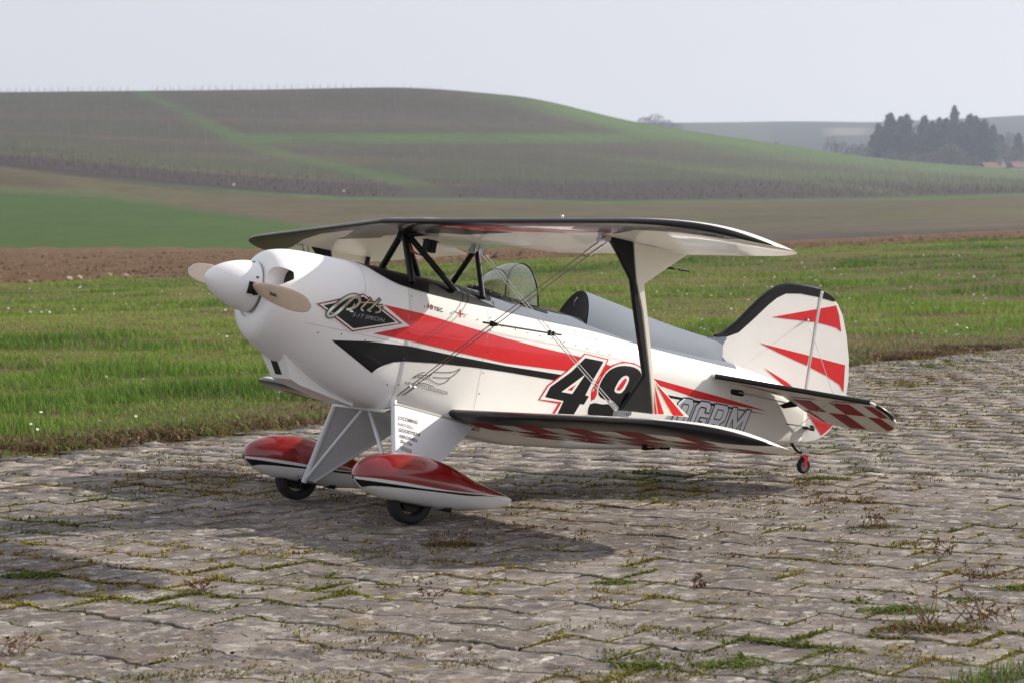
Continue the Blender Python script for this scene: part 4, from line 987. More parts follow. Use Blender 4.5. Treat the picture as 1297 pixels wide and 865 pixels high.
def leaf_mat(name, trans=.35, rough=.7):
    m, nt, b = mat_new(name); c = attr(nt, 'col')
    nt.links.new(c, b.inputs['Base Color']); b.inputs['Roughness'].default_value = rough; b.inputs['Specular IOR Level'].default_value = .25
    tl = _n(nt, 'ShaderNodeBsdfTranslucent'); nt.links.new(c, tl.inputs[0]); ms = _n(nt, 'ShaderNodeMixShader'); ms.inputs[0].default_value = trans
    nt.links.new(b.outputs[0], ms.inputs[1]); nt.links.new(tl.outputs[0], ms.inputs[2]); nt.links.new(ms.outputs[0], nt.nodes['Material Output'].inputs[0]); return m
M['leaf'] = leaf_mat('leaf_blades'); M['moss'] = leaf_mat('moss_tufts', .15, .9)
def plain_attr(name, rough=.9):
    m, nt, b = mat_new(name); nt.links.new(attr(nt, 'col'), b.inputs['Base Color']); b.inputs['Roughness'].default_value = rough; b.inputs['Specular IOR Level'].default_value = .2; return m
M['clod'] = plain_attr('soil_clod'); M['twig'] = plain_attr('dry_stem')

# ---- sheets
def add_sheet(name, me, kind='structure'): o = link(bpy.data.objects.new(name, me)); o['kind'] = kind; return o
xs = np.concatenate([np.linspace(-160, -32, 12), np.linspace(-30, 30, 121), np.linspace(32, 160, 12)]); ys = np.concatenate([np.linspace(-300, -12, 12), np.linspace(-10, 66, 153)])
Xg, Yg = np.meshgrid(xs, ys); Zg = height(Xg, Yg); v = edge_v(Xg, Yg)
Zg = Zg + np.where((v > .02) & (Yg > 0), .02*np.clip(v*3, 0, 1) + .05*(fbm(Xg, Yg, .5, 11) - .45)*np.clip(v/2, 0, 1), -.050)
add_sheet('ground', grid_mesh('ground', Xg, Yg, Zg, M['earth']))
# ploughed strip: furrows parallel to the field's edge
def border(X): return 53. + .22*(X + 12) + .7*(vnoise(X, 0*X, .12, 21) - .5) + .25*(vnoise(X, 0*X, .9, 22) - .5)
a_ = np.concatenate([np.linspace(-170, -62, 40), np.linspace(-60, 70, 420), np.linspace(72, 170, 40)]); t_ = np.linspace(0, 1, 150)**1.4
Xg, Tg = np.meshgrid(a_, t_); Yb = border(Xg); Yg = Yb + (152 - Yb)*Tg
Zg = height(Xg, Yg) + .02 + np.clip(Tg*60, 0, 1)*(.055*np.sin((Yg - Yb)*2*np.pi/.9) + .10*(fbm(Xg, Yg, .8, 31, 5) - .5) + .10*(fbm(Xg, Yg, 3., 33, 3) - .5)) - .10*(Tg > .995)
add_sheet('ploughed_field', grid_mesh('ploughed_field', Xg, Yg, Zg, M['soil']))
# hillside: crop field, fallow field, vineyards with grassy tracks
r_ = np.concatenate([np.linspace(-1.1, -.37, 40), np.linspace(-.36, .40, 520), np.linspace(.41, 1.1, 40)]); y_ = np.concatenate([np.linspace(149, 330, 190), np.linspace(332, 700, 190), np.linspace(705, 1350, 60)])
Rg, Yg = np.meshgrid(r_, y_); Xg = Rg*Yg; Zg = height(Xg, Yg)
elev = (Zg - CH)/Yg*PX; U = 648.5 + PX*Rg; vh = 320.2 - 9.2*U/1297; Vp = vh - elev        # where each spot lies in the survey picture
def sm(x, w): return np.clip(x/w*.5 + .5, 0, 1)
nz1 = fbm(Xg, Yg, .03, 41) - .5; nz2 = fbm(Xg, Yg, .25, 43) - .5; nz3 = fbm(Xg, Yg*.35, .9, 45) - .5
def C(*c): return np.array(c, float)
def lay(col, mask, c, var=.25): return col*(1 - mask[..., None]) + mask[..., None]*C(*c)*(1 + var*2*(nz2 + .6*nz1 + .5*nz3))[..., None]
past = Yg > 675
col_ = np.ones(Xg.shape + (3,))*C(.062, .060, .030)*(1 + .5*(nz2 + nz3))[..., None]
v_base = np.interp(U, [-200, 0, 100, 225, 350, 450, 648, 747, 947, 1147, 1297, 1500], [205, 211, 224, 239, 249.5, 255, 256.5, 260, 257.5, 255, 250, 248]) + 1.5*nz1
v_gtop = np.interp(U, [-200, 0, 65, 130, 200, 300, 400, 600, 700, 900], [243, 245, 247, 250.5, 260, 274, 287, 301, 309, 330]) + 2*nz1
# fallow land below the vines
col_ = lay(col_, sm(Vp - v_base, 2.), (.092, .074, .040))
col_ = lay(col_, sm(Vp - v_base - 12, 5.)*sm(U - 560, 240)*.85, (.084, .080, .034))
col_ = lay(col_, sm(Vp - v_base - 25, 4.)*sm(U - 780, 200)*.9, (.088, .070, .043))
col_ = lay(col_, sm(Vp - v_base - 38, 2.5)*sm(U - 900, 200), (.052, .037, .030))
# winter crop, with the lighter headland above it
col_ = lay(col_, sm(Vp - v_gtop, 3.), (.042, .086, .010), .10)
col_ = lay(col_, sm(Vp - v_gtop + 9, 3.)*sm(v_gtop - Vp, 2.)*sm(210 - U, 60)*.8, (.075, .105, .032))
col_ = lay(col_, sm(Vp - v_base - 1, 2.)*sm(v_base + 12 - Vp, 4)*sm(330 - U, 60)*.55, (.080, .085, .034))
col_ = lay(col_, sm(Vp - v_base - 8, 3)*sm(v_base + 22 - Vp, 3)*sm(75 - U, 30), (.078, .064, .036))
# vineyards: purple-brown canes low down, olive grass between, paler higher
vin = sm(v_base - Vp, 1.5)
col_ = lay(col_, vin*sm(v_base - Vp - 2, 2), (.050, .047, .028), .2)
lo_h = np.interp(U, [0, 400, 650, 900, 1297], [17, 26, 27, 31, 14])
col_ = lay(col_, vin*sm(lo_h - (v_base - Vp), 3.)*.92, (.044, .032, .031), .25)
col_ = lay(col_, sm(v_base - Vp - lo_h - 1, 3)*sm(lo_h + 22 - (v_base - Vp), 6)*.75, (.050, .058, .026))
col_ = lay(col_, sm(v_base - Vp - lo_h - 28, 5)*sm(lo_h + 44 - (v_base - Vp), 5)*.7, (.058, .045, .034))
col_ = lay(col_, sm(165 - Vp, 6)*sm(U - 250, 120)*sm(700 - U, 120)*.7, (.060, .045, .034))
col_ = lay(col_, sm(v_base - Vp, 1.)*sm(Vp - v_base + 4.5, 1.2)*sm(U - 250, 140)*.85, (.070, .115, .030))
# narrow headlands and bands of older wood running along the slope
def along(pts, hw_, soft, cc, amt, u0=-300, u1=2000):
    global col_
    vl = np.interp(U, [p[0] for p in pts], [p[1] for p in pts]) + 2.2*nz1
    col_ = lay(col_, sm(hw_ - np.abs(Vp - vl), soft)*sm(U - u0, 40)*sm(u1 - U, 60)*amt, cc, .3)
along([(-200, 166), (0, 169.5), (150, 175), (300, 183), (480, 190)], 1.3, 1.5, (.098, .078, .040), .8, u1=420)
along([(-200, 143), (0, 146), (150, 148), (300, 152)], 6, 6, (.064, .042, .033), .75, u1=300)
along([(-200, 128), (0, 131), (300, 130)], 4, 5, (.058, .060, .030), .6, u1=260)
along([(-200, 158), (0, 161), (300, 170)], 5, 5, (.050, .054, .032), .6, u1=330)
along([(-200, 180), (0, 184), (300, 200), (600, 214)], 4, 4, (.062, .058, .030), .7, u1=520)
along([(-200, 191), (0, 195), (150, 206), (300, 220), (450, 231), (650, 236)], 2.0, 2.0, (.082, .068, .040), .6, u1=620)
along([(-200, 195), (0, 199.5), (100, 208), (225, 222), (350, 232), (500, 238), (650, 240)], 4.5, 2.5, (.036, .024, .025), .85, u1=560)
along([(-200, 203), (0, 207.5), (100, 218), (225, 232), (350, 242), (450, 248)], 1.6, 1.2, (.028, .022, .022), .8, u1=420)
along([(380, 150), (700, 150)], 4, 4, (.062, .046, .034), .7, u0=330, u1=700)
along([(380, 133), (700, 140)], 5, 6, (.048, .050, .030), .6, u0=280, u1=720)
along([(400, 196), (900, 203)], 6, 6, (.046, .046, .030), .5, u0=380, u1=950)
# green strips and tracks
gs_b = np.interp(U, [250, 320, 780, 860], [172, 170.5, 170, 172])
col_ = lay(col_, sm(Vp - gs_b, 2.)*sm(gs_b + 12 - Vp, 2.5)*sm(U - 305, 30)*sm(830 - U, 70)*.9, (.056, .105, .024))
pu = np.interp(Vp, [112, 123, 140, 160, 190, 205, 222, 240], [178, 190, 232, 270, 335, 395, 480, 540])
col_ = lay(col_, sm(9 + .16*(Vp - 120) - np.abs(U - pu), 7)*sm(236 - Vp, 14)*.85, (.058, .098, .025))
v_cr = np.interp(U, [560, 650, 750, 850, 920, 1000, 1100, 1200, 1297, 1400], [115, 124, 140, 158, 173, 186, 200, 212, 218, 222])
wst = np.interp(U, [560, 700, 820, 900, 1297], [4, 14, 22, 16, 8])
col_ = lay(col_, sm(v_cr + wst - Vp, 5)*sm(U - 640, 90)*.85, (.070, .118, .030))
for u0, v0, u1, v1 in ((860, 190, 1320, 228), (900, 214, 1320, 236), (740, 196, 1180, 250)):
    vl = v0 + (U - u0)*(v1 - v0)/(u1 - u0); col_ = lay(col_, sm(3.5 - np.abs(Vp - vl), 3)*sm(U - u0, 60)*sm(u1 - U, 60)*.55, (.080, .112, .036))
for v0, hw_, cc in ((152, 2.5, (.088, .075, .042)), (186, 3, (.066, .060, .040)), (200, 2.2, (.090, .072, .043)), (141, 3, (.062, .060, .044))):
    col_ = lay(col_, sm(hw_ - np.abs(Vp - v0 - .02*(U - 300)*(U < 700) + 6*nz1), 3)*sm(620 - U, 120)*.6, cc)
col_ = lay(col_, past.astype(float)*sm(U - 0, 1), (.080, .085, .040))
M['hill'] = None
def b_hill(nt, b, p):
    c = attr(nt, 'col'); k = maprange(nt, noise(nt, p, .9, 6, .7), .3, .7, .74, 1.10)
    sc = _n(nt, 'ShaderNodeVectorMath', operation='SCALE'); nt.links.new(c, sc.inputs[0]); nt.links.new(k, sc.inputs['Scale'])
    nt.links.new(sc.outputs[0], b.inputs['Base Color'])
M['hill'] = ground_mat('hillside_cover', b_hill)
add_sheet('hillside', grid_mesh('hillside', Xg, Yg, Zg, M['hill'], {'col': np.clip(col_, .01, 1).reshape(-1, 3)}))
# far ridge
r_ = np.linspace(-1.2, 1.2, 260); y_ = np.linspace(780, 3200, 90); Rg, Yg = np.meshgrid(r_, y_); Xg = Rg*Yg; U = 648.5 + PX*Rg
crest = CH + 1900*(np.interp(U, [-900, 400, 870, 1000, 1100, 1200, 1297, 1500, 2300], [150, 155, 158.5, 158, 156.5, 160, 164, 168, 160]))/PX
base = CH + np.minimum(Yg, 1150)*90/PX - 1
t = np.clip((Yg - 1150)/(1900 - 1150), 0, 1); Zg = np.where(Yg < 1900, base + (crest - base)*t, crest - (Yg - 1900)*.03) + 1.5*(fbm(Xg, Yg, .01, 51) - .5)
n1 = fbm(Xg, Yg, .006, 53); fc = np.ones(Xg.shape + (3,))*C(.036, .044, .036)
fc = fc*(1 - sm(Xg - .32*Yg*.0 - (.135*Yg + (Yg - 1400)*.04), 60)[..., None]) + sm(Xg - (.135*Yg + (Yg - 1400)*.04), 60)[..., None]*C(.026, .032, .030)
fc = np.where((U < 985)[..., None], C(.050, .062, .040), fc)*(.8 + .4*n1)[..., None]
fc = np.where(((U > 1060) & (U < 1110) & (Yg > 1640) & (Yg < 1760))[..., None], C(.16, .14, .12), fc)
add_sheet('far_ridge', grid_mesh('far_ridge', Xg, Yg, Zg, M['hill'], {'col': fc.reshape(-1, 3)}))
def far_h(X, Y):
    r = X/Y; b0 = CH + min(Y, 1150)*90/PX - 1; c0 = CH + 1900*np.interp(648.5 + PX*r, [-900, 400, 870, 1000, 1100, 1200, 1297, 1500, 2300], [150, 155, 158.5, 158, 156.5, 160, 164, 168, 160])/PX
    return b0 + (c0 - b0)*min(max((Y - 1150)/750, 0), 1)

# ------------------------------------------------------------------ old runway: interlocking double-T pavers laid one by one
runway = empty('runway', (0, 0, 0)); runway['kind'] = 'structure'
pv = np.array([eu, ev])                       # paver axes: u along the runway edge, v across it
W_, L_ = .165, .200
def paver_outline(g=.0028, wob=0.):
    a = .0105; hw_, hl = W_/2 - g, L_/2 - g
    P = [(hw_-.006+a, hl), (hw_+a, hl-.006), (hw_+a, .068), (hw_-a, .034), (hw_-a, -.034), (hw_+a, -.068), (hw_+a, -hl+.006), (hw_-.006+a, -hl)]
    P = P + [(-x, y) for x, y in P[::-1]]
    return np.array(P)
PO = paver_outline()
def paver_geo(scale_jit, bev=.0030, depth=.05):
    n = len(PO); P = PO.copy() + scale_jit; ins = P*(1 - bev*2/np.array([W_, L_])*1.0)
    V = np.vstack([np.c_[ins, np.zeros(n)], np.c_[P, np.full(n, -bev*.9)], np.c_[P, np.full(n, -depth)]])
    F = [tuple(range(n))[::-1]]
    F += [(i, (i+1) % n, n + (i+1) % n, n + i) for i in range(n)] + [(n+i, n+(i+1) % n, 2*n+(i+1) % n, 2*n+i) for i in range(n)]
    return V, F
variants = []
for k in range(7):
    jit = rng.normal(0, .0016, PO.shape); jit += np.where(rng.random(PO.shape) < .12, -np.sign(PO)*rng.uniform(.004, .009, PO.shape), 0)
    V, F = paver_geo(jit)
    me = bpy.data.meshes.new('paver'); me.from_pydata([tuple(p) for p in V], [], F); me.materials.append(M['paver']); me.update(); variants.append((me, V, F))
cells = []
ii = np.arange(-90, 200); jj = np.arange(-130, 4)
I, J = np.meshgrid(ii, jj); uu = I*W_; vv = J*L_ + (I % 2)*L_/2 - .12
Xc = E0[0] + uu*eu[0] + vv*ev[0]; Yc = E0[1] + uu*eu[1] + vv*ev[1]
ok = (edge_v(Xc, Yc) < -.02) & (Yc > 2.3) & (Yc < 34) & (np.abs(Xc) < .33*Yc + 1.2)
Xc, Yc = Xc[ok], Yc[ok]
dist = np.hypot(Xc, Yc); vis = (np.abs(Xc) < .243*Yc + .12) & (Yc > 2.85)
key = np.where(vis, dist, dist + 1000); order = np.argsort(key)
rot0 = EA
far_parts = []
und = lambda x, y: .014*(fbm(x, y, .45, 61, 3) - .5) + .005*(fbm(x, y, 1.9, 63, 2) - .5)
def safe(x, y): return np.abs(y) < 1e9
joints = []
for n_, k in enumerate(order):
    x, y = Xc[k], Yc[k]; me, V, F = variants[int(rng.integers(7))]
    z = float(und(x, y)) + rng.normal(0, .0012) - .003; rx, ry = rng.normal(0, .0042, 2); rz = rot0 + rng.normal(0, .010) + (math.pi if rng.random() < .5 else 0)
    if n_ < 300:
        o = bpy.data.objects.new('paver', me); o.location = (x, y, z); o.rotation_euler = (rx, ry, rz); link(o, runway)
    else: far_parts.append((x, y, z, rx, ry, rz, V))
    joints.append((x, y, z, rz))
nF = len(PO); base_loops = np.concatenate([np.array(f) for f in F]); base_sizes = np.array([len(f) for f in F])
A = np.array([[p[0], p[1], p[2], p[3], p[4], p[5]] for p in far_parts]); VV = np.stack([p[6] for p in far_parts])
c, s = np.cos(A[:, 5])[:, None], np.sin(A[:, 5])[:, None]
zl_ = VV[:, :, 2] + VV[:, :, 1]*A[:, 3:4] - VV[:, :, 0]*A[:, 4:5]
P3 = np.stack([VV[:, :, 0]*c - VV[:, :, 1]*s + A[:, 0:1], VV[:, :, 0]*s + VV[:, :, 1]*c + A[:, 1:2], zl_ + A[:, 2:3]], -1).reshape(-1, 3)
nv = VV.shape[1]; loops = (base_loops[None, :] + (np.arange(len(A))*nv)[:, None]).ravel()
me = big_mesh('paver_field', P3, loops, np.tile(base_sizes, len(A)), M['paver_far'], {'tint': np.repeat(rng.random(len(A)), nv)})
o = link(bpy.data.objects.new('paver_field', me), runway); o['kind'] = 'stuff'
# bedding between and under the stones
xs = np.linspace(-12, 14, 420); ys = 1.6*np.exp(np.linspace(0, math.log(36/1.6), 420)); Xg, Yg = np.meshgrid(xs, ys); v = edge_v(Xg, Yg)
Zg = und(Xg, Yg) - .0105 + .009*(fbm(Xg, Yg, 5., 65) - .5) - .06*np.clip(v*4 - .5, 0, 1)
o = link(bpy.data.objects.new('joint_bedding', grid_mesh('joint_bedding', Xg, Yg, Zg, M['joint'])), runway)
gr = np.meshgrid(np.linspace(-26, 28, 28), np.linspace(-30, 1.7, 20)); o = link(bpy.data.objects.new('runway_slab', grid_mesh('runway_slab', gr[0], gr[1], 0*gr[0] - .006, M['paver_far'])), runway)

# ------------------------------------------------------------------ small plants
def blades(P, h, w, lean, az, col, name, mat, bend=.5, parent=None, kind='stuff', tip=.12):
    """bent three-triangle blades: P (n,3) roots"""
    n = len(P); ax = np.stack([np.cos(az), np.sin(az), 0*az], -1); sx = np.stack([-np.sin(az + rng.normal(0, .6, n)), np.cos(az), 0*az], -1)
    up = np.array([0, 0, 1.])
    mid = P + (up*(h*.55)[:, None]) + ax*(lean*h*.30)[:, None]; top = P + up*(h*(1 - .25*np.minimum(lean, 1.2)))[:, None] + ax*(lean*h)[:, None]
    a, b = P - sx*(w/2)[:, None], P + sx*(w/2)[:, None]; c_, d = mid - sx*(w*.42)[:, None], mid + sx*(w*.42)[:, None]
    V = np.stack([a, b, d, c_, top], 1).reshape(-1, 3); i = np.arange(n)*5
    loops = np.stack([i, i+1, i+2, i+3, i+3, i+2, i+4], 1).ravel(); sizes = np.tile([4, 3], n)
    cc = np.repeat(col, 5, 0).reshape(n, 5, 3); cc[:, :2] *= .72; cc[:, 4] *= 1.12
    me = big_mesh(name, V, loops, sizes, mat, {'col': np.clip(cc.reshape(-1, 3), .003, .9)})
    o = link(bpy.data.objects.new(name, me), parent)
    if kind: o['kind'] = kind
    return o
def palette(t, cols):
    cols = np.array(cols, float); x = np.clip(t, 0, .9999)*(len(cols)-1); i = x.astype(int); f = (x - i)[:, None]; return cols[i]*(1-f) + cols[i+1]*f
# grass verge between the runway and the ploughed field
N = 540000
Yr = np.exp(rng.uniform(math.log(6.3), math.log(66), N)); Xr = rng.uniform(-1, 1, N)*(.335*Yr + .7)
v = edge_v(Xr, Yr); inside = (v > .0) & (Yr < border(Xr) + .4)
tuft = fbm(Xr, Yr, .9, 71); tuft2 = fbm(Xr, Yr*.6, .28, 73); bare = fbm(Xr, Yr, .55, 75)
keep = inside & (rng.random(N) < np.clip(v*1.5 + .05, .05, 1)) & (rng.random(N) < np.where(bare > .64, .5, 1)) & (rng.random(N) < np.clip(1.25 - (Yr - 40)/200, .5, 1))
Xr, Yr, v, tuft, tuft2, bare = [q[keep] for q in (Xr, Yr, v, tuft, tuft2, bare)]; n = len(Xr)
edgeb = np.clip(1 - (border(Xr) - Yr)/3.0, 0, 1)*(Yr < 200)
h = (.018 + .080*np.clip((tuft - .50)*4.0, 0, 1)*np.clip(1.3 - 4*np.abs(bare - .5)*(bare > .5), .3, 1)*rng.uniform(.4, 1.2, n) + .018*rng.random(n))*np.clip(v*.8 + .34, .34, 1) + .16*edgeb*np.clip((tuft - .40)*3, 0, 1)*rng.random(n)
w = np.clip(.0032*(Yr/9)**.85, .003, .016)*rng.uniform(.7, 1.3, n)
t = np.clip(.52 + 1.7*(tuft2 - .5) - 1.5*(tuft - .5) + rng.normal(0, .2, n), 0, 1)
gcol = palette(t, [(.062, .138, .018), (.108, .205, .026), (.158, .262, .036), (.21, .295, .048), (.265, .300, .085)])
dry = (rng.random(n) < np.clip(.035 + 3.0*(bare - .565), .035, .75)) | (rng.random(n) < np.clip(.75 - v*1.3, 0, .7)); gcol[dry] = palette(rng.random(dry.sum()), [(.15, .095, .045), (.26, .20, .10), (.34, .28, .16)])
ed = (rng.random(n) < np.clip(.95 - v*1.25, 0, .85)) & dry; gcol[ed] = palette(rng.random(ed.sum()), [(.060, .038, .022), (.12, .07, .038), (.17, .13, .06)])
Pz = height(Xr, Yr) + .02*np.clip(v*3, 0, 1) + .05*(fbm(Xr, Yr, .5, 11) - .45)*np.clip(v/2, 0, 1) - .005
blades(np.stack([Xr, Yr, Pz], -1), h, w, rng.gamma(2.2, .22, n), rng.uniform(0, 2*np.pi, n), gcol, 'grass', M['leaf'])
# daisies
n = 760; Yd = np.exp(rng.uniform(math.log(8), math.log(45), n)); Xd = rng.uniform(-1, 1, n)*.33*Yd; vd = edge_v(Xd, Yd)
k = (vd > .35) & (fbm(Xd, Yd, .35, 81, 3) > .51) & (Yd < border(Xd) - 2); Xd, Yd, vd = Xd[k], Yd[k], vd[k]; n = len(Xd)
rr = (.0045 + .00028*Yd)*rng.uniform(.7, 1.25, n); zc = height(Xd, Yd) + rng.uniform(.03, .07, n); tl = rng.uniform(.3, 1.0, n); ta_ = rng.uniform(-2.6, -.5, n)
ang = np.linspace(0, 2*np.pi, 7)[:-1]; D1 = np.stack([np.cos(ta_), np.sin(ta_), 0*ta_], -1); D2 = np.stack([-np.sin(ta_)*1, np.cos(ta_), 0*ta_], -1); D1 = D1*np.cos(tl)[:, None] - np.array([0, 0, 1.])*np.sin(tl)[:, None]
V = (np.stack([Xd, Yd, zc], -1)[:, None, :] + rr[:, None, None]*(np.cos(ang)[None, :, None]*D1[:, None, :] + np.sin(ang)[None, :, None]*D2[:, None, :])).reshape(-1, 3)
M['petal'] = paint('white_petals', (.72, .71, .66), .7)
me = big_mesh('daisies', V, np.arange(6*n), np.full(n, 6), M['petal']); o = link(bpy.data.objects.new('daisies', me)); o['kind'] = 'stuff'
# moss and short weeds growing in the joints of the pavers
seg = []
for (x, y, z, rz) in joints:
    c, s = math.cos(rz), math.sin(rz)
    seg.append(np.stack([PO[:, 0]*c - PO[:, 1]*s + x, PO[:, 0]*s + PO[:, 1]*c + y, np.full(len(PO), z)], -1))
seg = np.array(seg); nxt = np.roll(seg, -1, 1); a3 = seg.reshape(-1, 3); b3 = nxt.reshape(-1, 3); ln = np.linalg.norm(b3 - a3, axis=1)
dd = np.hypot((a3[:, 0]+b3[:, 0])/2, (a3[:, 1]+b3[:, 1])/2)
cnt = rng.poisson(ln*np.clip(1500*(6/dd)**.9, 650, 2200)); idx = np.repeat(np.arange(len(ln)), cnt); tt = rng.random(len(idx))[:, None]
P = a3[idx]*(1-tt) + b3[idx]*tt; P[:, :2] += rng.normal(0, .0052, (len(P), 2))
m1 = fbm(P[:, 0], P[:, 1], 1.7, 91, 3); m2 = fbm(P[:, 0], P[:, 1], 7., 93, 2); side_ = np.clip((P[:, 0] + .3*(P[:, 1] - 6) + .5)/3, 0, 1)
cov = .55*m1 + .45*m2
keep = cov > (.520 - .085*side_ - .11*np.clip((P[:, 1] - 6)/6, 0, 1) + .02*rng.normal(0, 1, len(cov))); P, cov, m1, side_ = P[keep], cov[keep], m1[keep], side_[keep]; n = len(P)
lush = np.clip((cov - .58)*6, 0, 1)
h = (.0050 + .0060*rng.random(n)*(.35 + lush) + np.where(rng.random(n) < .012 + .05*lush, .016*rng.random(n), 0)); P[:, 2] -= .006
w = np.clip(.0046*(np.hypot(P[:, 0], P[:, 1])/4)**.9, .0036, .02)*rng.uniform(.7, 1.4, n)
g = fbm(P[:, 0], P[:, 1], 2.3, 97, 2)
mc = palette(np.clip(.5 + 2.2*(g - .5) + rng.normal(0, .2, n), 0, 1), [(.070, .095, .018), (.125, .125, .020), (.185, .160, .026), (.205, .150, .036), (.13, .08, .035)])
blades(P, h, w, rng.gamma(2.6, .45, n), rng.uniform(0, 2*np.pi, n), mc*1.25, 'moss', M['moss'])
n = 150000; Yq = np.exp(rng.uniform(math.log(2.7), math.log(22), n)); Xq = rng.uniform(-1, 1, n)*(.25*Yq + .1)
cl = .5*fbm(Xq, Yq, 1.3, 111, 3) + .5*fbm(Xq, Yq, 11., 113, 2); sq = np.clip((Xq + .3*(Yq - 6) + .5)/3, 0, 1)
k = (edge_v(Xq, Yq) < -.02) & (cl > .583 - .05*sq - .05*np.clip((Yq - 6)/8, 0, 1)); Xq, Yq = Xq[k], Yq[k]; n = len(Xq)
mc = palette(np.clip(.5 + 2.2*(fbm(Xq, Yq, 2.3, 97, 2) - .5) + rng.normal(0, .25, n), 0, 1), [(.075, .10, .02), (.14, .13, .024), (.20, .165, .03), (.21, .15, .05), (.11, .065, .04)])
blades(np.stack([Xq, Yq, und(Xq, Yq) - .0035], -1), rng.uniform(.004, .010, n)*(1 + .4*(rng.random(n) < .06)), np.clip(.0034*(Yq/4)**.9, .003, .014)*rng.uniform(.6, 1.3, n), rng.gamma(2.6, .45, n), rng.uniform(0, 6.28, n), mc, 'moss_flecks', M['moss'])
# crumbs, dead leaves and grit
n = 16000; Yl = np.exp(rng.uniform(math.log(2.7), math.log(17), n)); Xl = rng.uniform(-1, 1, n)*(.25*Yl + .1); vl = edge_v(Xl, Yl)
k = (vl < .75) & ((rng.random(n) < .20) | (np.abs(vl - .12) < .28) | (fbm(Xl, Yl, 2.5, 99, 2) > .62)); Xl, Yl, vl = Xl[k], Yl[k], vl[k]; n = len(Xl)
s_ = np.where(vl > -.1, rng.uniform(.004, .013, n), rng.uniform(.0015, .006, n)); az = rng.uniform(0, 6.28, n); zb = np.where(vl > 0, .012, und(Xl, Yl) + .001) + height(Xl, Yl)
q = np.stack([np.stack([np.cos(az), np.sin(az), rng.normal(0, .35, n)], -1), np.stack([-np.sin(az)*.5, np.cos(az)*.5, rng.normal(0, .35, n)], -1)], 1)*s_[:, None, None]
c0 = np.stack([Xl, Yl, zb + s_*.4], -1); V = np.stack([c0 - q[:, 0], c0 - q[:, 1]*.8, c0 + q[:, 0], c0 + q[:, 1]], 1).reshape(-1, 3); i = np.arange(n)*4
lc = palette(rng.random(n), [(.045, .028, .02), (.11, .058, .035), (.19, .12, .07), (.28, .22, .15), (.09, .10, .03)])
me = big_mesh('leaf_litter', V, np.stack([i, i+1, i+2, i, i+2, i+3], 1).ravel(), np.full(2*n, 3), M['twig'], {'col': np.repeat(lc, 4, 0)}); o = link(bpy.data.objects.new('leaf_litter', me)); o['kind'] = 'stuff'

# low ragged fringe of rosettes and dead stalks where the verge creeps over the last stones
n = 46000; uq = rng.uniform(-4, 15, n); vq = rng.gamma(1.6, .22, n) - .16; Xq = E0[0] + uq*eu[0] + vq*ev[0]; Yq = E0[1] + uq*eu[1] + vq*ev[1]; vq = edge_v(Xq, Yq)
k = (vq > -.14) & (vq < 1.1) & (rng.random(n) < np.clip(.35 + 2.2*(fbm(Xq, Yq, 2.2, 107, 3) - .42), .05, 1)) & (rng.random(n) < np.clip(1 + vq*5, .12, 1)); Xq, Yq, vq = Xq[k], Yq[k], vq[k]; n = len(Xq)
gq = np.clip(.30 + 1.1*vq + 1.6*(fbm(Xq, Yq, 1.6, 109, 2) - .5) + rng.normal(0, .25, n), 0, 1)
blades(np.stack([Xq, Yq, height(Xq, Yq) + .004], -1), rng.uniform(.012, .045, n), rng.uniform(.006, .014, n), rng.gamma(2.5, .42, n), rng.uniform(0, 6.28, n), palette(gq, [(.065, .038, .024), (.13, .072, .042), (.17, .115, .06), (.115, .125, .034), (.095, .155, .032), (.13, .20, .045)]), 'verge_fringe', M['leaf'])

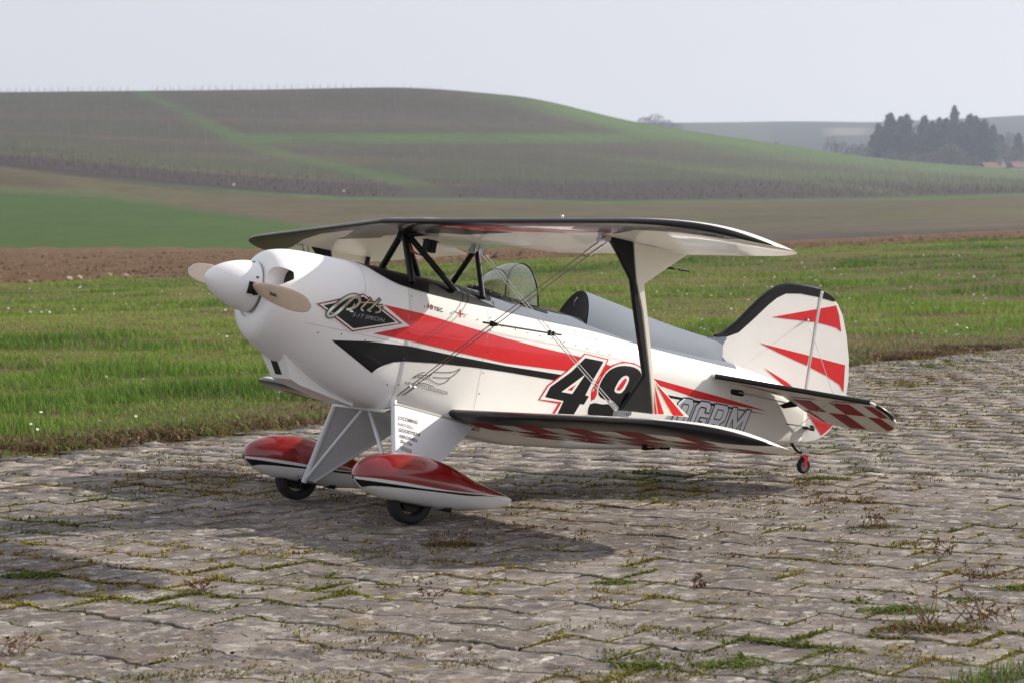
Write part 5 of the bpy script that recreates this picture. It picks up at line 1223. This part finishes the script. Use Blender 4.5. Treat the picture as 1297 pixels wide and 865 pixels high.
# individual weeds standing on the pavers
def weed(x, y, kind, size, label, seed):
    global rng
    old = rng; rng = np.random.default_rng(seed)
    z = float(und(np.array(x), np.array(y))); size *= .8
    root = empty({'green': 'green_weed', 'dry': 'dried_weed', 'mixed': 'trailing_weed'}[kind], (x, y, z)); tag(root, label, 'weed')
    if kind in ('green', 'mixed'):
        n = int(700*size/.1); a = rng.uniform(0, 6.28, n); r = size*np.sqrt(rng.random(n)); P = np.stack([r*np.cos(a)*1.5, r*np.sin(a)*.8, 0*r - .006], -1)
        colr = palette(rng.random(n), [(.055, .10, .016), (.085, .15, .022), (.14, .18, .035), (.17, .15, .04)] if kind == 'green' else [(.075, .10, .022), (.14, .14, .035), (.19, .12, .05), (.14, .06, .035)])
        blades(P, size*rng.uniform(.12, .40, n)*(1 - .5*r/size), np.full(n, .0052)*rng.uniform(.7, 1.5, n), rng.gamma(2, .4, n), rng.uniform(0, 6.28, n), colr, 'leaves', M['leaf'], parent=root, kind=None)
    if kind in ('dry', 'mixed'):
        V, F, colv = [], [], []
        for k in range(int(5 + size*110)):
            a = rng.uniform(0, 6.28); L = size*rng.uniform(.5, 1.3); el = rng.uniform(.15, 1.3); p = np.array([rng.normal(0, size*.3), rng.normal(0, size*.15), 0]); pts = [p]
            for s in range(4):
                p = p + L/4*np.array([math.cos(a)*math.cos(el), math.sin(a)*math.cos(el), max(.02, math.sin(el))]); a += rng.normal(0, .4); el *= .85; pts.append(p)
            v, f = tube_vf(pts, [.0014, .0013, .0011, .0009, .0006], 4); V, F = join_vf((V, F), (v, f)); c0 = palette(rng.random(1), [(.10, .05, .03), (.20, .12, .07), (.13, .075, .05)])[0]; colv += [c0]*len(v)
            for s in range(3, 5):
                for q in range(4):
                    c = pts[s] + rng.normal(0, .004, 3); t_ = rng.normal(0, .0034, (3, 3)); o = len(V); V += [tuple(c + t_[0]), tuple(c + t_[1]), tuple(c + t_[2])]; F.append((o, o+1, o+2)); colv += [palette(rng.random(1), [(.10, .05, .036), (.17, .095, .065), (.08, .06, .035)])[0]]*3
        me = bpy.data.meshes.new('stems'); me.from_pydata([tuple(map(float, p)) for p in V], [], F); at = me.color_attributes.new('col', 'FLOAT_COLOR', 'POINT'); cc = np.ones((len(V), 4)); cc[:, :3] = np.array(colv); at.data.foreach_set('color', cc.ravel()); me.materials.append(M['twig']); link(bpy.data.objects.new('stems', me), root)
    rng = old
def at(px, py):
    """photo survey: where the sight line through this spot of the photograph meets the pavement"""
    vh = 315.6 - 9.2*(px - 648.5)/1297; Y = CH*PX/(py - vh); return (px - 648.5)/PX*Y, Y
WD = [(250, 748, 'dry', .055, 'dried brown weed with upright stalks in the left foreground paving'), (815, 844, 'green', .055, 'bright green leafy weed low in the front paving joint'),
 (920, 842, 'green', .060, 'broad green weed clump right of the low leafy one in the front'), (35, 728, 'green', .060, 'dark green weed at the left edge inside the wing shadow'),
 (1045, 606, 'green', .075, 'small green weed on the paving just right of the tail wheel'), (570, 690, 'mixed', .070, 'dark tufty weed in the shade right of the near wheel'),
 (1135, 775, 'green', .075, 'pale green spreading weed left of the brown tangle'), (1255, 790, 'dry', .11, 'tangled reddish brown dried weed at the right foreground edge'),
 (1180, 800, 'mixed', .10, 'yellow green trailing weed in front of the reddish tangle'), (1228, 760, 'green', .055, 'fresh green weed above the reddish tangle at the right'),
 (1285, 745, 'green', .055, 'green weed cut by the right picture edge'), (775, 738, 'green', .045, 'yellowish green weed beside the cracked paver'), (1110, 668, 'mixed', .065, 'olive weed tuft in the middle of the right hand paving'),
 (545, 756, 'dry', .045, 'low reddish dried weed in the front centre paving'), (1195, 705, 'dry', .065, 'dark red dried weed lying along a joint at the right'), (15, 830, 'dry', .055, 'brown dried weed at the lower left edge'),
 (1240, 735, 'dry', .05, 'thin reddish dried weed above the fresh green one'), (880, 745, 'dry', .035, 'tiny reddish weed between moss patches right of the cracked paver'), (1150, 455, 'mixed', .16, 'straw coloured weed clump far behind the tail near the grass'), (1105, 525, 'mixed', .11, 'dry low weed clump right of the tailplane tip')]
for i, (px, py, kd, sz, lb) in enumerate(WD):
    x, y = at(px, py); weed(x, y, kd, sz, lb, 100 + i)
# grass spilling over the pavers in the near right corner
n = 9000; Xn = rng.uniform(.55, 1.35, n); Yn = rng.uniform(3.2, 4.1, n); dv = (Xn - .62) - (4.0 - Yn)*.0 - .0
msk = ((Yn - 3.62) < (Xn - .72)*.95 + .10*(vnoise(Xn, Yn, 6, 7) - .5)) & (fbm(Xn, Yn, 9, 13, 2) > .36); Xn, Yn = Xn[msk], Yn[msk]; n = len(Xn)
blades(np.stack([Xn, Yn, und(Xn, Yn) - .004], -1), rng.uniform(.012, .055, n), rng.uniform(.002, .0036, n), rng.gamma(2, .3, n), rng.uniform(0, 6.28, n), palette(rng.random(n), [(.06, .12, .018), (.09, .16, .025), (.14, .19, .04), (.2, .17, .07)]), 'corner_grass', M['leaf'])

# ------------------------------------------------------------------ clods and stones of the ploughed field
n = 9000; Xk = rng.uniform(-.26, .26, n); Yk = np.exp(rng.uniform(math.log(53), math.log(120), n)); Xk = Xk*Yk; k = Yk > border(Xk) + .1; Xk, Yk = Xk[k], Yk[k]; n = len(Xk)
ico = np.array([(1,0,0),(-1,0,0),(0,1,0),(0,-1,0),(0,0,1),(0,0,-1)], float); tri = np.array([(0,2,4),(2,1,4),(1,3,4),(3,0,4),(2,0,5),(1,2,5),(3,1,5),(0,3,5)])
sz = rng.gamma(1.6, .013, n) + .012; V = (ico[None]*rng.uniform(.5, 1.3, (n, 6, 1))*sz[:, None, None]*np.array([1.3, 1, .8]) + np.stack([Xk, Yk, height(Xk, Yk) + .05], -1)[:, None]).reshape(-1, 3)
lc = palette(rng.random(n)**2, [(.078, .044, .026), (.13, .075, .044), (.19, .12, .072), (.30, .22, .15)])
me = big_mesh('soil_clods', V, (tri[None] + (np.arange(n)*6)[:, None, None]).ravel(), np.full(8*n, 3), M['clod'], {'col': np.repeat(lc, 6, 0)}); o = link(bpy.data.objects.new('soil_clods', me)); o['kind'] = 'stuff'
M['stone'] = paint('field_stone', (.36, .27, .20), .9, vary=.25)
for px, Yst, s_, lb in ((158, 55.5, .11, 'pale rounded stone in the brown soil nearest the propeller'), (100, 55.2, .10, 'greyish stone in the brown soil left of the pale one'), (139, 58.5, .085, 'small pale stone further back in the brown soil'), (88, 54.0, .10, 'flat light stone at the soil edge beside the grass')):
    x = (px - 648.5)/PX*Yst; bm = bmesh.new(); bmesh.ops.create_icosphere(bm, subdivisions=2, radius=s_)
    for vv_ in bm.verts: vv_.co *= random.uniform(.82, 1.15); vv_.co.z *= .75
    me = bpy.data.meshes.new('field_stone'); bm.to_mesh(me); bm.free(); me.materials.append(M['stone']); o = link(bpy.data.objects.new('field_stone', me)); o.location = (x, Yst, float(height(np.array(x), np.array(Yst))) + .08); tag(o, lb, 'stone')

# ------------------------------------------------------------------ vineyard: stakes and rows of bare vines up the slope
xr = np.arange(-120, 130, 1.15); rows_v, st = [], []
for x0 in xr:
    ys = np.arange(300, 690, 8.0) + rng.uniform(0, 8); xx = x0*(1 + (ys - 320)/340) + .40*rng.normal(0, 1, len(ys)); U = 648.5 + PX*xx/ys; zz_ = height(xx, ys); vp = 320.2 - 9.2*U/1297 - (zz_ - CH)/ys*PX
    vb = np.interp(U, [-200, 0, 100, 225, 350, 450, 648, 747, 947, 1147, 1297, 1500], [205, 211, 224, 239, 249.5, 255, 256.5, 260, 257.5, 255, 250, 248]); vcr = np.interp(U, [-200, 560, 650, 750, 850, 920, 1000, 1100, 1200, 1297, 1400], [100, 115, 140, 160, 186, 196, 200, 214, 224, 230, 236])
    pu = np.interp(vp, [112, 123, 140, 160, 190, 205, 222, 240], [178, 190, 232, 270, 335, 395, 480, 540])
    k = (vp < vb - 4) & (vp > vcr) & (np.abs(U - pu) > 12 + .14*(vp - 120)) & ~((vp > 168) & (vp < 184) & (U > 320) & (U < 800)) & (np.abs(xx/ys) < .30)
    st.append(np.stack([xx, ys, zz_, vb - vp], -1)[k])
st = np.vstack(st); low = st[:, 3] < 26; st = st[:, :3]; n = len(st); hgt = rng.uniform(1.1, 2.0, n); wd = .027
V = np.stack([st + np.array([wd*math.cos(a), wd*math.sin(a), 0]) for a in (0, 2.1, 4.2)] + [st + np.array([wd*math.cos(a), wd*math.sin(a), 0]) + np.array([0, 0, 1.])*hgt[:, None] for a in (0, 2.1, 4.2)], 1).reshape(-1, 3); i = (np.arange(n)*6)[:, None]
lp = np.concatenate([i + np.array([[0, 1, 4, 3]]), i + np.array([[1, 2, 5, 4]]), i + np.array([[2, 0, 3, 5]])], 1).ravel()
sc_ = palette(rng.random(n), [(.10, .095, .07), (.155, .145, .12), (.06, .055, .04)])
me = big_mesh('vine_stakes', V, lp, np.full(3*n, 4), M['twig'], {'col': np.repeat(sc_, 6, 0)}); o = link(bpy.data.objects.new('vine_stakes', me)); o['kind'] = 'stuff'
# canes: three twigs fanning from every vine
P = np.repeat(st[low], 2, 0); n = len(P); P[:, 1] += rng.uniform(-4, 4, n); P[:, 2] = height(P[:, 0], P[:, 1]) + .25
blades(P, rng.uniform(.3, .7, n), np.full(n, .07), rng.uniform(.1, .9, n), rng.choice([1.5, -1.5], n) + rng.normal(0, .3, n), palette(rng.random(n), [(.035, .026, .022), (.055, .040, .032), (.05, .048, .03)]), 'vine_canes', M['twig'])
# white marker stones at the foot of the vines
M['marker'] = paint('whitewashed_stone', (.7, .7, .68), .8)
for px, py, Ym, lb in ((298, 236, 318, 'white marker stone at the vineyard foot above the green field'), (437, 243, 322, 'white marker stone at the vineyard foot above the spinner')):
    x = (px - 648.5)/PX*Ym; bm = bmesh.new(); bmesh.ops.create_cube(bm, size=.36); bmesh.ops.bevel(bm, geom=bm.edges[:], offset=.06, segments=2, affect='EDGES')
    me = bpy.data.meshes.new('marker_stone'); bm.to_mesh(me); bm.free(); me.materials.append(M['marker']); o = link(bpy.data.objects.new('marker_stone', me)); o.location = (x, Ym, float(height(np.array(x), np.array(Ym))) + .25); tag(o, lb, 'marker stone')

# ------------------------------------------------------------------ wood and village in the haze beyond the hill
M['bark'] = paint('bark', (.055, .045, .038), .95, vary=.2)
M['needle'] = leaf_mat('conifer_needles', .1, .9)
def crown(kind, h, w, seed):
    g = np.random.default_rng(seed); V, F, Cc = [], [], []
    if kind == 'conifer':
        n = 2600; t = g.random(n)**.9; z = h*(.10 + .90*t); rad = w*.62*(1 - t)**.62*(.80 + .20*np.sin(t*h*1.15 + g.random()*6)) + .2; a = g.uniform(0, 6.28, n); lob = .52 + .85*vnoise(a*1.3, z*.35, 1., seed)
        r = rad*lob*np.sqrt(g.uniform(.25, 1, n)); c0 = np.stack([r*np.cos(a), r*np.sin(a), z - r*.25], -1); s = w*.10*(1.2 - .75*t) + .10; base = np.array([.020, .034, .024])
    elif kind == 'round':
        n = 1300; u = g.normal(0, 1, (n, 3)); u /= np.linalg.norm(u, axis=1)[:, None]; rr = g.uniform(.45, 1, n)**.5*(.8 + .4*vnoise(u[:, 0]*2, u[:, 2]*2 + u[:, 1], 1.2, seed)); c0 = u*rr[:, None]*np.array([w*.5, w*.5, h*.40]) + np.array([0, 0, h*.58]); s = np.full(n, w*.055); base = np.array([.085, .075, .028])
    else:
        n = 700; u = g.normal(0, 1, (n, 3)); u /= np.linalg.norm(u, axis=1)[:, None]; rr = g.uniform(.3, 1, n)**.5; c0 = u*rr[:, None]*np.array([w*.5, w*.5, h*.42]) + np.array([0, 0, h*.60]); s = np.full(n, w*.035); base = np.array([.085, .070, .062])
    tr_ = g.normal(0, 1, (len(c0), 3, 3))*s[:, None, None] if np.ndim(s) else g.normal(0, s, (len(c0), 3, 3))
    if kind == 'conifer': tr_[:, :, 2] *= .6
    V = (c0[:, None] + tr_).reshape(-1, 3); col_ = base*g.uniform(.6, 1.5, (len(c0), 1)); 
    return big_mesh('crown', V, np.arange(len(V)), np.full(len(c0), 3), M['needle'], {'col': np.repeat(col_, 3, 0)})
protos = {}
def tree(px, vtop, Y, wpx, kind, label, group=None, vbase=None, seed=0):
    x = (px - 648.5)/PX*Y; vh = 315.6 - 9.2*(px - 648.5)/1297; zt = CH + Y*(vh - vtop)/PX; zb = float(far_h(x, Y)) - 1 if vbase is None else CH + Y*(vh - vbase)/PX
    h = zt - zb; w = wpx/PX*Y; wpx *= {'conifer': 1.35, 'round': 1.1, 'bare': 1.3}[kind]; w = wpx/PX*Y; key_ = (kind, seed % 4)
    root = empty({'conifer': 'conifer', 'round': 'broadleaf_tree', 'bare': 'bare_tree'}[kind], (x, Y, zb)); tag(root, label, 'tree', group)
    if key_ not in protos:
        v, f = tube_vf([(0, 0, 0), (.05, .02, 5), (0, .05, 10), (0, 0, 18.5)], [.35, .28, .2, .04], 8)
        if kind != 'conifer':
            for q in range(7):
                a = q*.9; v, f = join_vf((v, f), tube_vf([(0, 0, 6 + q*.9), (math.cos(a)*2.2, math.sin(a)*2.2, 9.5 + q*.9), (math.cos(a)*3.6, math.sin(a)*3.6, 12.5 + q)], [.14, .09, .03], 5))
        tm = bpy.data.meshes.new('trunk'); tm.from_pydata([tuple(map(float, p)) for p in v], [], f); tm.materials.append(M['bark']); protos[key_] = (crown(kind, 20., 10., 500 + seed % 4 + len(kind)*7), tm)
    cm, tm = protos[key_]
    for nm, me in (('crown', cm), ('trunk', tm)): o = link(bpy.data.objects.new(nm, me), root)
    root.scale = (w/10, w/10, h/20); root.rotation_euler = (0, 0, seed*1.7)
CG = 'conifers of the hazy wood beyond the vineyard hill'; CL = 'dark conifer in the hazy wood beyond the vineyard hill'
for i, (px, vt, wp, dy) in enumerate([(1113, 158, 18, 30), (1128, 145, 24, 0), (1141, 149, 20, 40), (1149, 147, 22, 10), (1106, 172, 16, 0), (1121, 165, 20, -40), (1137, 172, 22, -50), (1152, 168, 22, -30), (1171, 149, 22, 20), (1164, 160, 18, 50), (1181, 156, 20, 0), (1190, 151, 18, 40),
     (1198, 152, 20, -20), (1203, 158, 22, 30), (1176, 168, 24, -50), (1192, 168, 26, -60), (1228, 147, 22, 10), (1236, 149, 20, 30), (1247, 153, 20, -10), (1218, 156, 20, 40), (1224, 170, 24, -40), (1240, 172, 24, -50), (1258, 160, 18, 20), (1290, 170, 16, 0), (1212, 168, 22, -40), (1253, 176, 20, -30), (1268, 172, 16, 30)]):
    tree(px, vt, 1080 + dy, wp, 'conifer', CL, CG, seed=i)
tree(1209, 136, 1085, 17, 'conifer', 'tallest conifer rising above the hazy wood on the right', seed=3)
tree(1206, 183, 1000, 34, 'round', 'rounded yellowish tree in front of the hazy conifers', seed=1)
BG, BL_ = 'bare trees and bushes in the hazy valley', 'bare greyish tree in the hazy valley between hill and wood'
for i, (px, vt, wp, dy) in enumerate([(975, 186, 22, 60), (1054, 174, 20, 60), (1066, 180, 22, 20), (1082, 184, 20, 50), (1094, 182, 22, 10), (1166, 196, 24, -60), (1182, 192, 26, -80), (1150, 192, 22, -70), (1270, 176, 20, 30), (1279, 168, 18, 60), (1262, 186, 20, 0), (1230, 198, 24, -70), (1284, 188, 22, -40), (1128, 190, 22, -60)]):
    tree(px, vt, 1060 + dy, wp, 'bare', BL_, BG, seed=i)
for i, (px, vt, wp) in enumerate([(818, 149, 18), (832, 145, 20), (846, 153, 16), (858, 157, 14)]):
    tree(px, vt, 1350, wp, 'bare', 'bare bushy tree peeping over the hill crest near its middle', 'bare trees behind the hill crest', vbase=166 + i*2, seed=i)
tree(984, 180, 1240, 13, 'round', 'lone dark bush on the slope left of the hazy wood', seed=2)
# village houses
M['roof'] = paint('red_roof_tiles', (.19, .085, .075), .9, vary=.2); M['render'] = paint('pale_house_render', (.62, .60, .56), .9); M['pane'] = paint('dark_window_glass', (.03, .035, .04), .2)
def house(px, vtop, vbot, wpx, Y, label, depth=9., gable=True):
    x = (px - 648.5)/PX*Y; vh = 315.6 - 9.2*(px - 648.5)/1297; zt = CH + Y*(vh - vtop)/PX; zb = CH + Y*(vh - vbot)/PX - 2; w = wpx/PX*Y; h = zt - zb; root = empty('village_house', (x, Y, zb)); tag(root, label, 'house')
    root.rotation_euler = (0, 0, R(8)); e = h*.62
    if gable: V = [(-w/2, -depth/2, 0), (w/2, -depth/2, 0), (w/2, -depth/2, e), (0, -depth/2, h - .2), (-w/2, -depth/2, e)]; V += [(a, depth/2, c) for a, b, c in V]
    else: V = [(-w/2, -depth/2, 0), (w/2, -depth/2, 0), (w/2, -depth/2, e), (-w/2, -depth/2, e), (-w/2, depth/2, 0), (w/2, depth/2, 0), (w/2, depth/2, e), (-w/2, depth/2, e)]
    n = len(V)//2; F = [tuple(range(n)), tuple(range(2*n-1, n-1, -1))] + [(i, n+i, n+(i+1) % n, (i+1) % n) for i in range(n)]
    mesh_obj('wall', V, F, M['render'], root, smooth=False); o_ = .5
    if gable: Vr = [(-w/2-o_, -depth/2-o_, e-.35), (0, -depth/2-o_, h), (w/2+o_, -depth/2-o_, e-.35), (w/2+o_, depth/2+o_, e-.35), (0, depth/2+o_, h), (-w/2-o_, depth/2+o_, e-.35)]; Fr = [(0, 1, 4, 5), (1, 2, 3, 4)]
    else: Vr = [(-w/2-o_, -depth/2-o_, e-.2), (w/2+o_, -depth/2-o_, e-.2), (w/2+o_, 0, h), (-w/2-o_, 0, h), (-w/2-o_, depth/2+o_, e-.2), (w/2+o_, depth/2+o_, e-.2)]; Fr = [(0, 1, 2, 3), (3, 2, 5, 4)]
    k = len(Vr); Vr += [(a, b, c + .25) for a, b, c in Vr]; Fr += [tuple(q + k for q in f) for f in Fr] + ([(0, 1, k+1, k), (1, 2, k+2, k+1), (2, 3, k+3, k+2), (5, 0, k, k+5), (3, 4, k+4, k+3), (4, 5, k+5, k+4)] if gable else [(0, 1, k+1, k), (1, 2, k+2, k+1), (0, 3, k+3, k), (4, 5, k+5, k+4), (2, 5, k+5, k+2), (3, 4, k+4, k+3)])
    rf = mesh_obj('roof', Vr, Fr, M['roof'], root, smooth=False); v, f = box_vf((w*.2, depth*.1, h + .3), (.7, .7, 1.4)); mesh_obj('chimney', v, f, M['roof'], rf, smooth=False)
    for q in (-.28, .05, .3):
        v, f = box_vf((w*q, -depth/2 - .02, e*.62), (1.1, .12, 1.5)); mesh_obj('window', v, f, M['pane'], root, smooth=False)
house(1253, 207, 220, 17, 960, 'village house with a red roof at the foot of the wood', gable=False)
house(1267, 203, 218, 7, 965, 'white gabled village house between two red roofs', depth=8)
house(1288, 206, 220, 15, 955, 'village house with a red roof at the right picture edge', gable=False)
house(1158, 163, 178, 5, 1130, 'tall white house gable glimpsed between the conifers', depth=6)

# ------------------------------------------------------------------ haze over the whole valley
mh = bpy.data.materials.new('valley_haze'); mh.use_nodes = True; nt = mh.node_tree; nt.nodes.clear(); out = _n(nt, 'ShaderNodeOutputMaterial'); pvn = _n(nt, 'ShaderNodeVolumePrincipled')
pvn.inputs['Color'].default_value = (.70, .81, 1.0, 1); pvn.inputs['Density'].default_value = .00025; pvn.inputs['Anisotropy'].default_value = .25; nt.links.new(pvn.outputs[0], out.inputs['Volume'])
v, f = box_vf((100, 1250, 70), (5200, 4700, 144))
o = mesh_obj('haze', v, f, mh, None, smooth=False); o['kind'] = 'stuff'
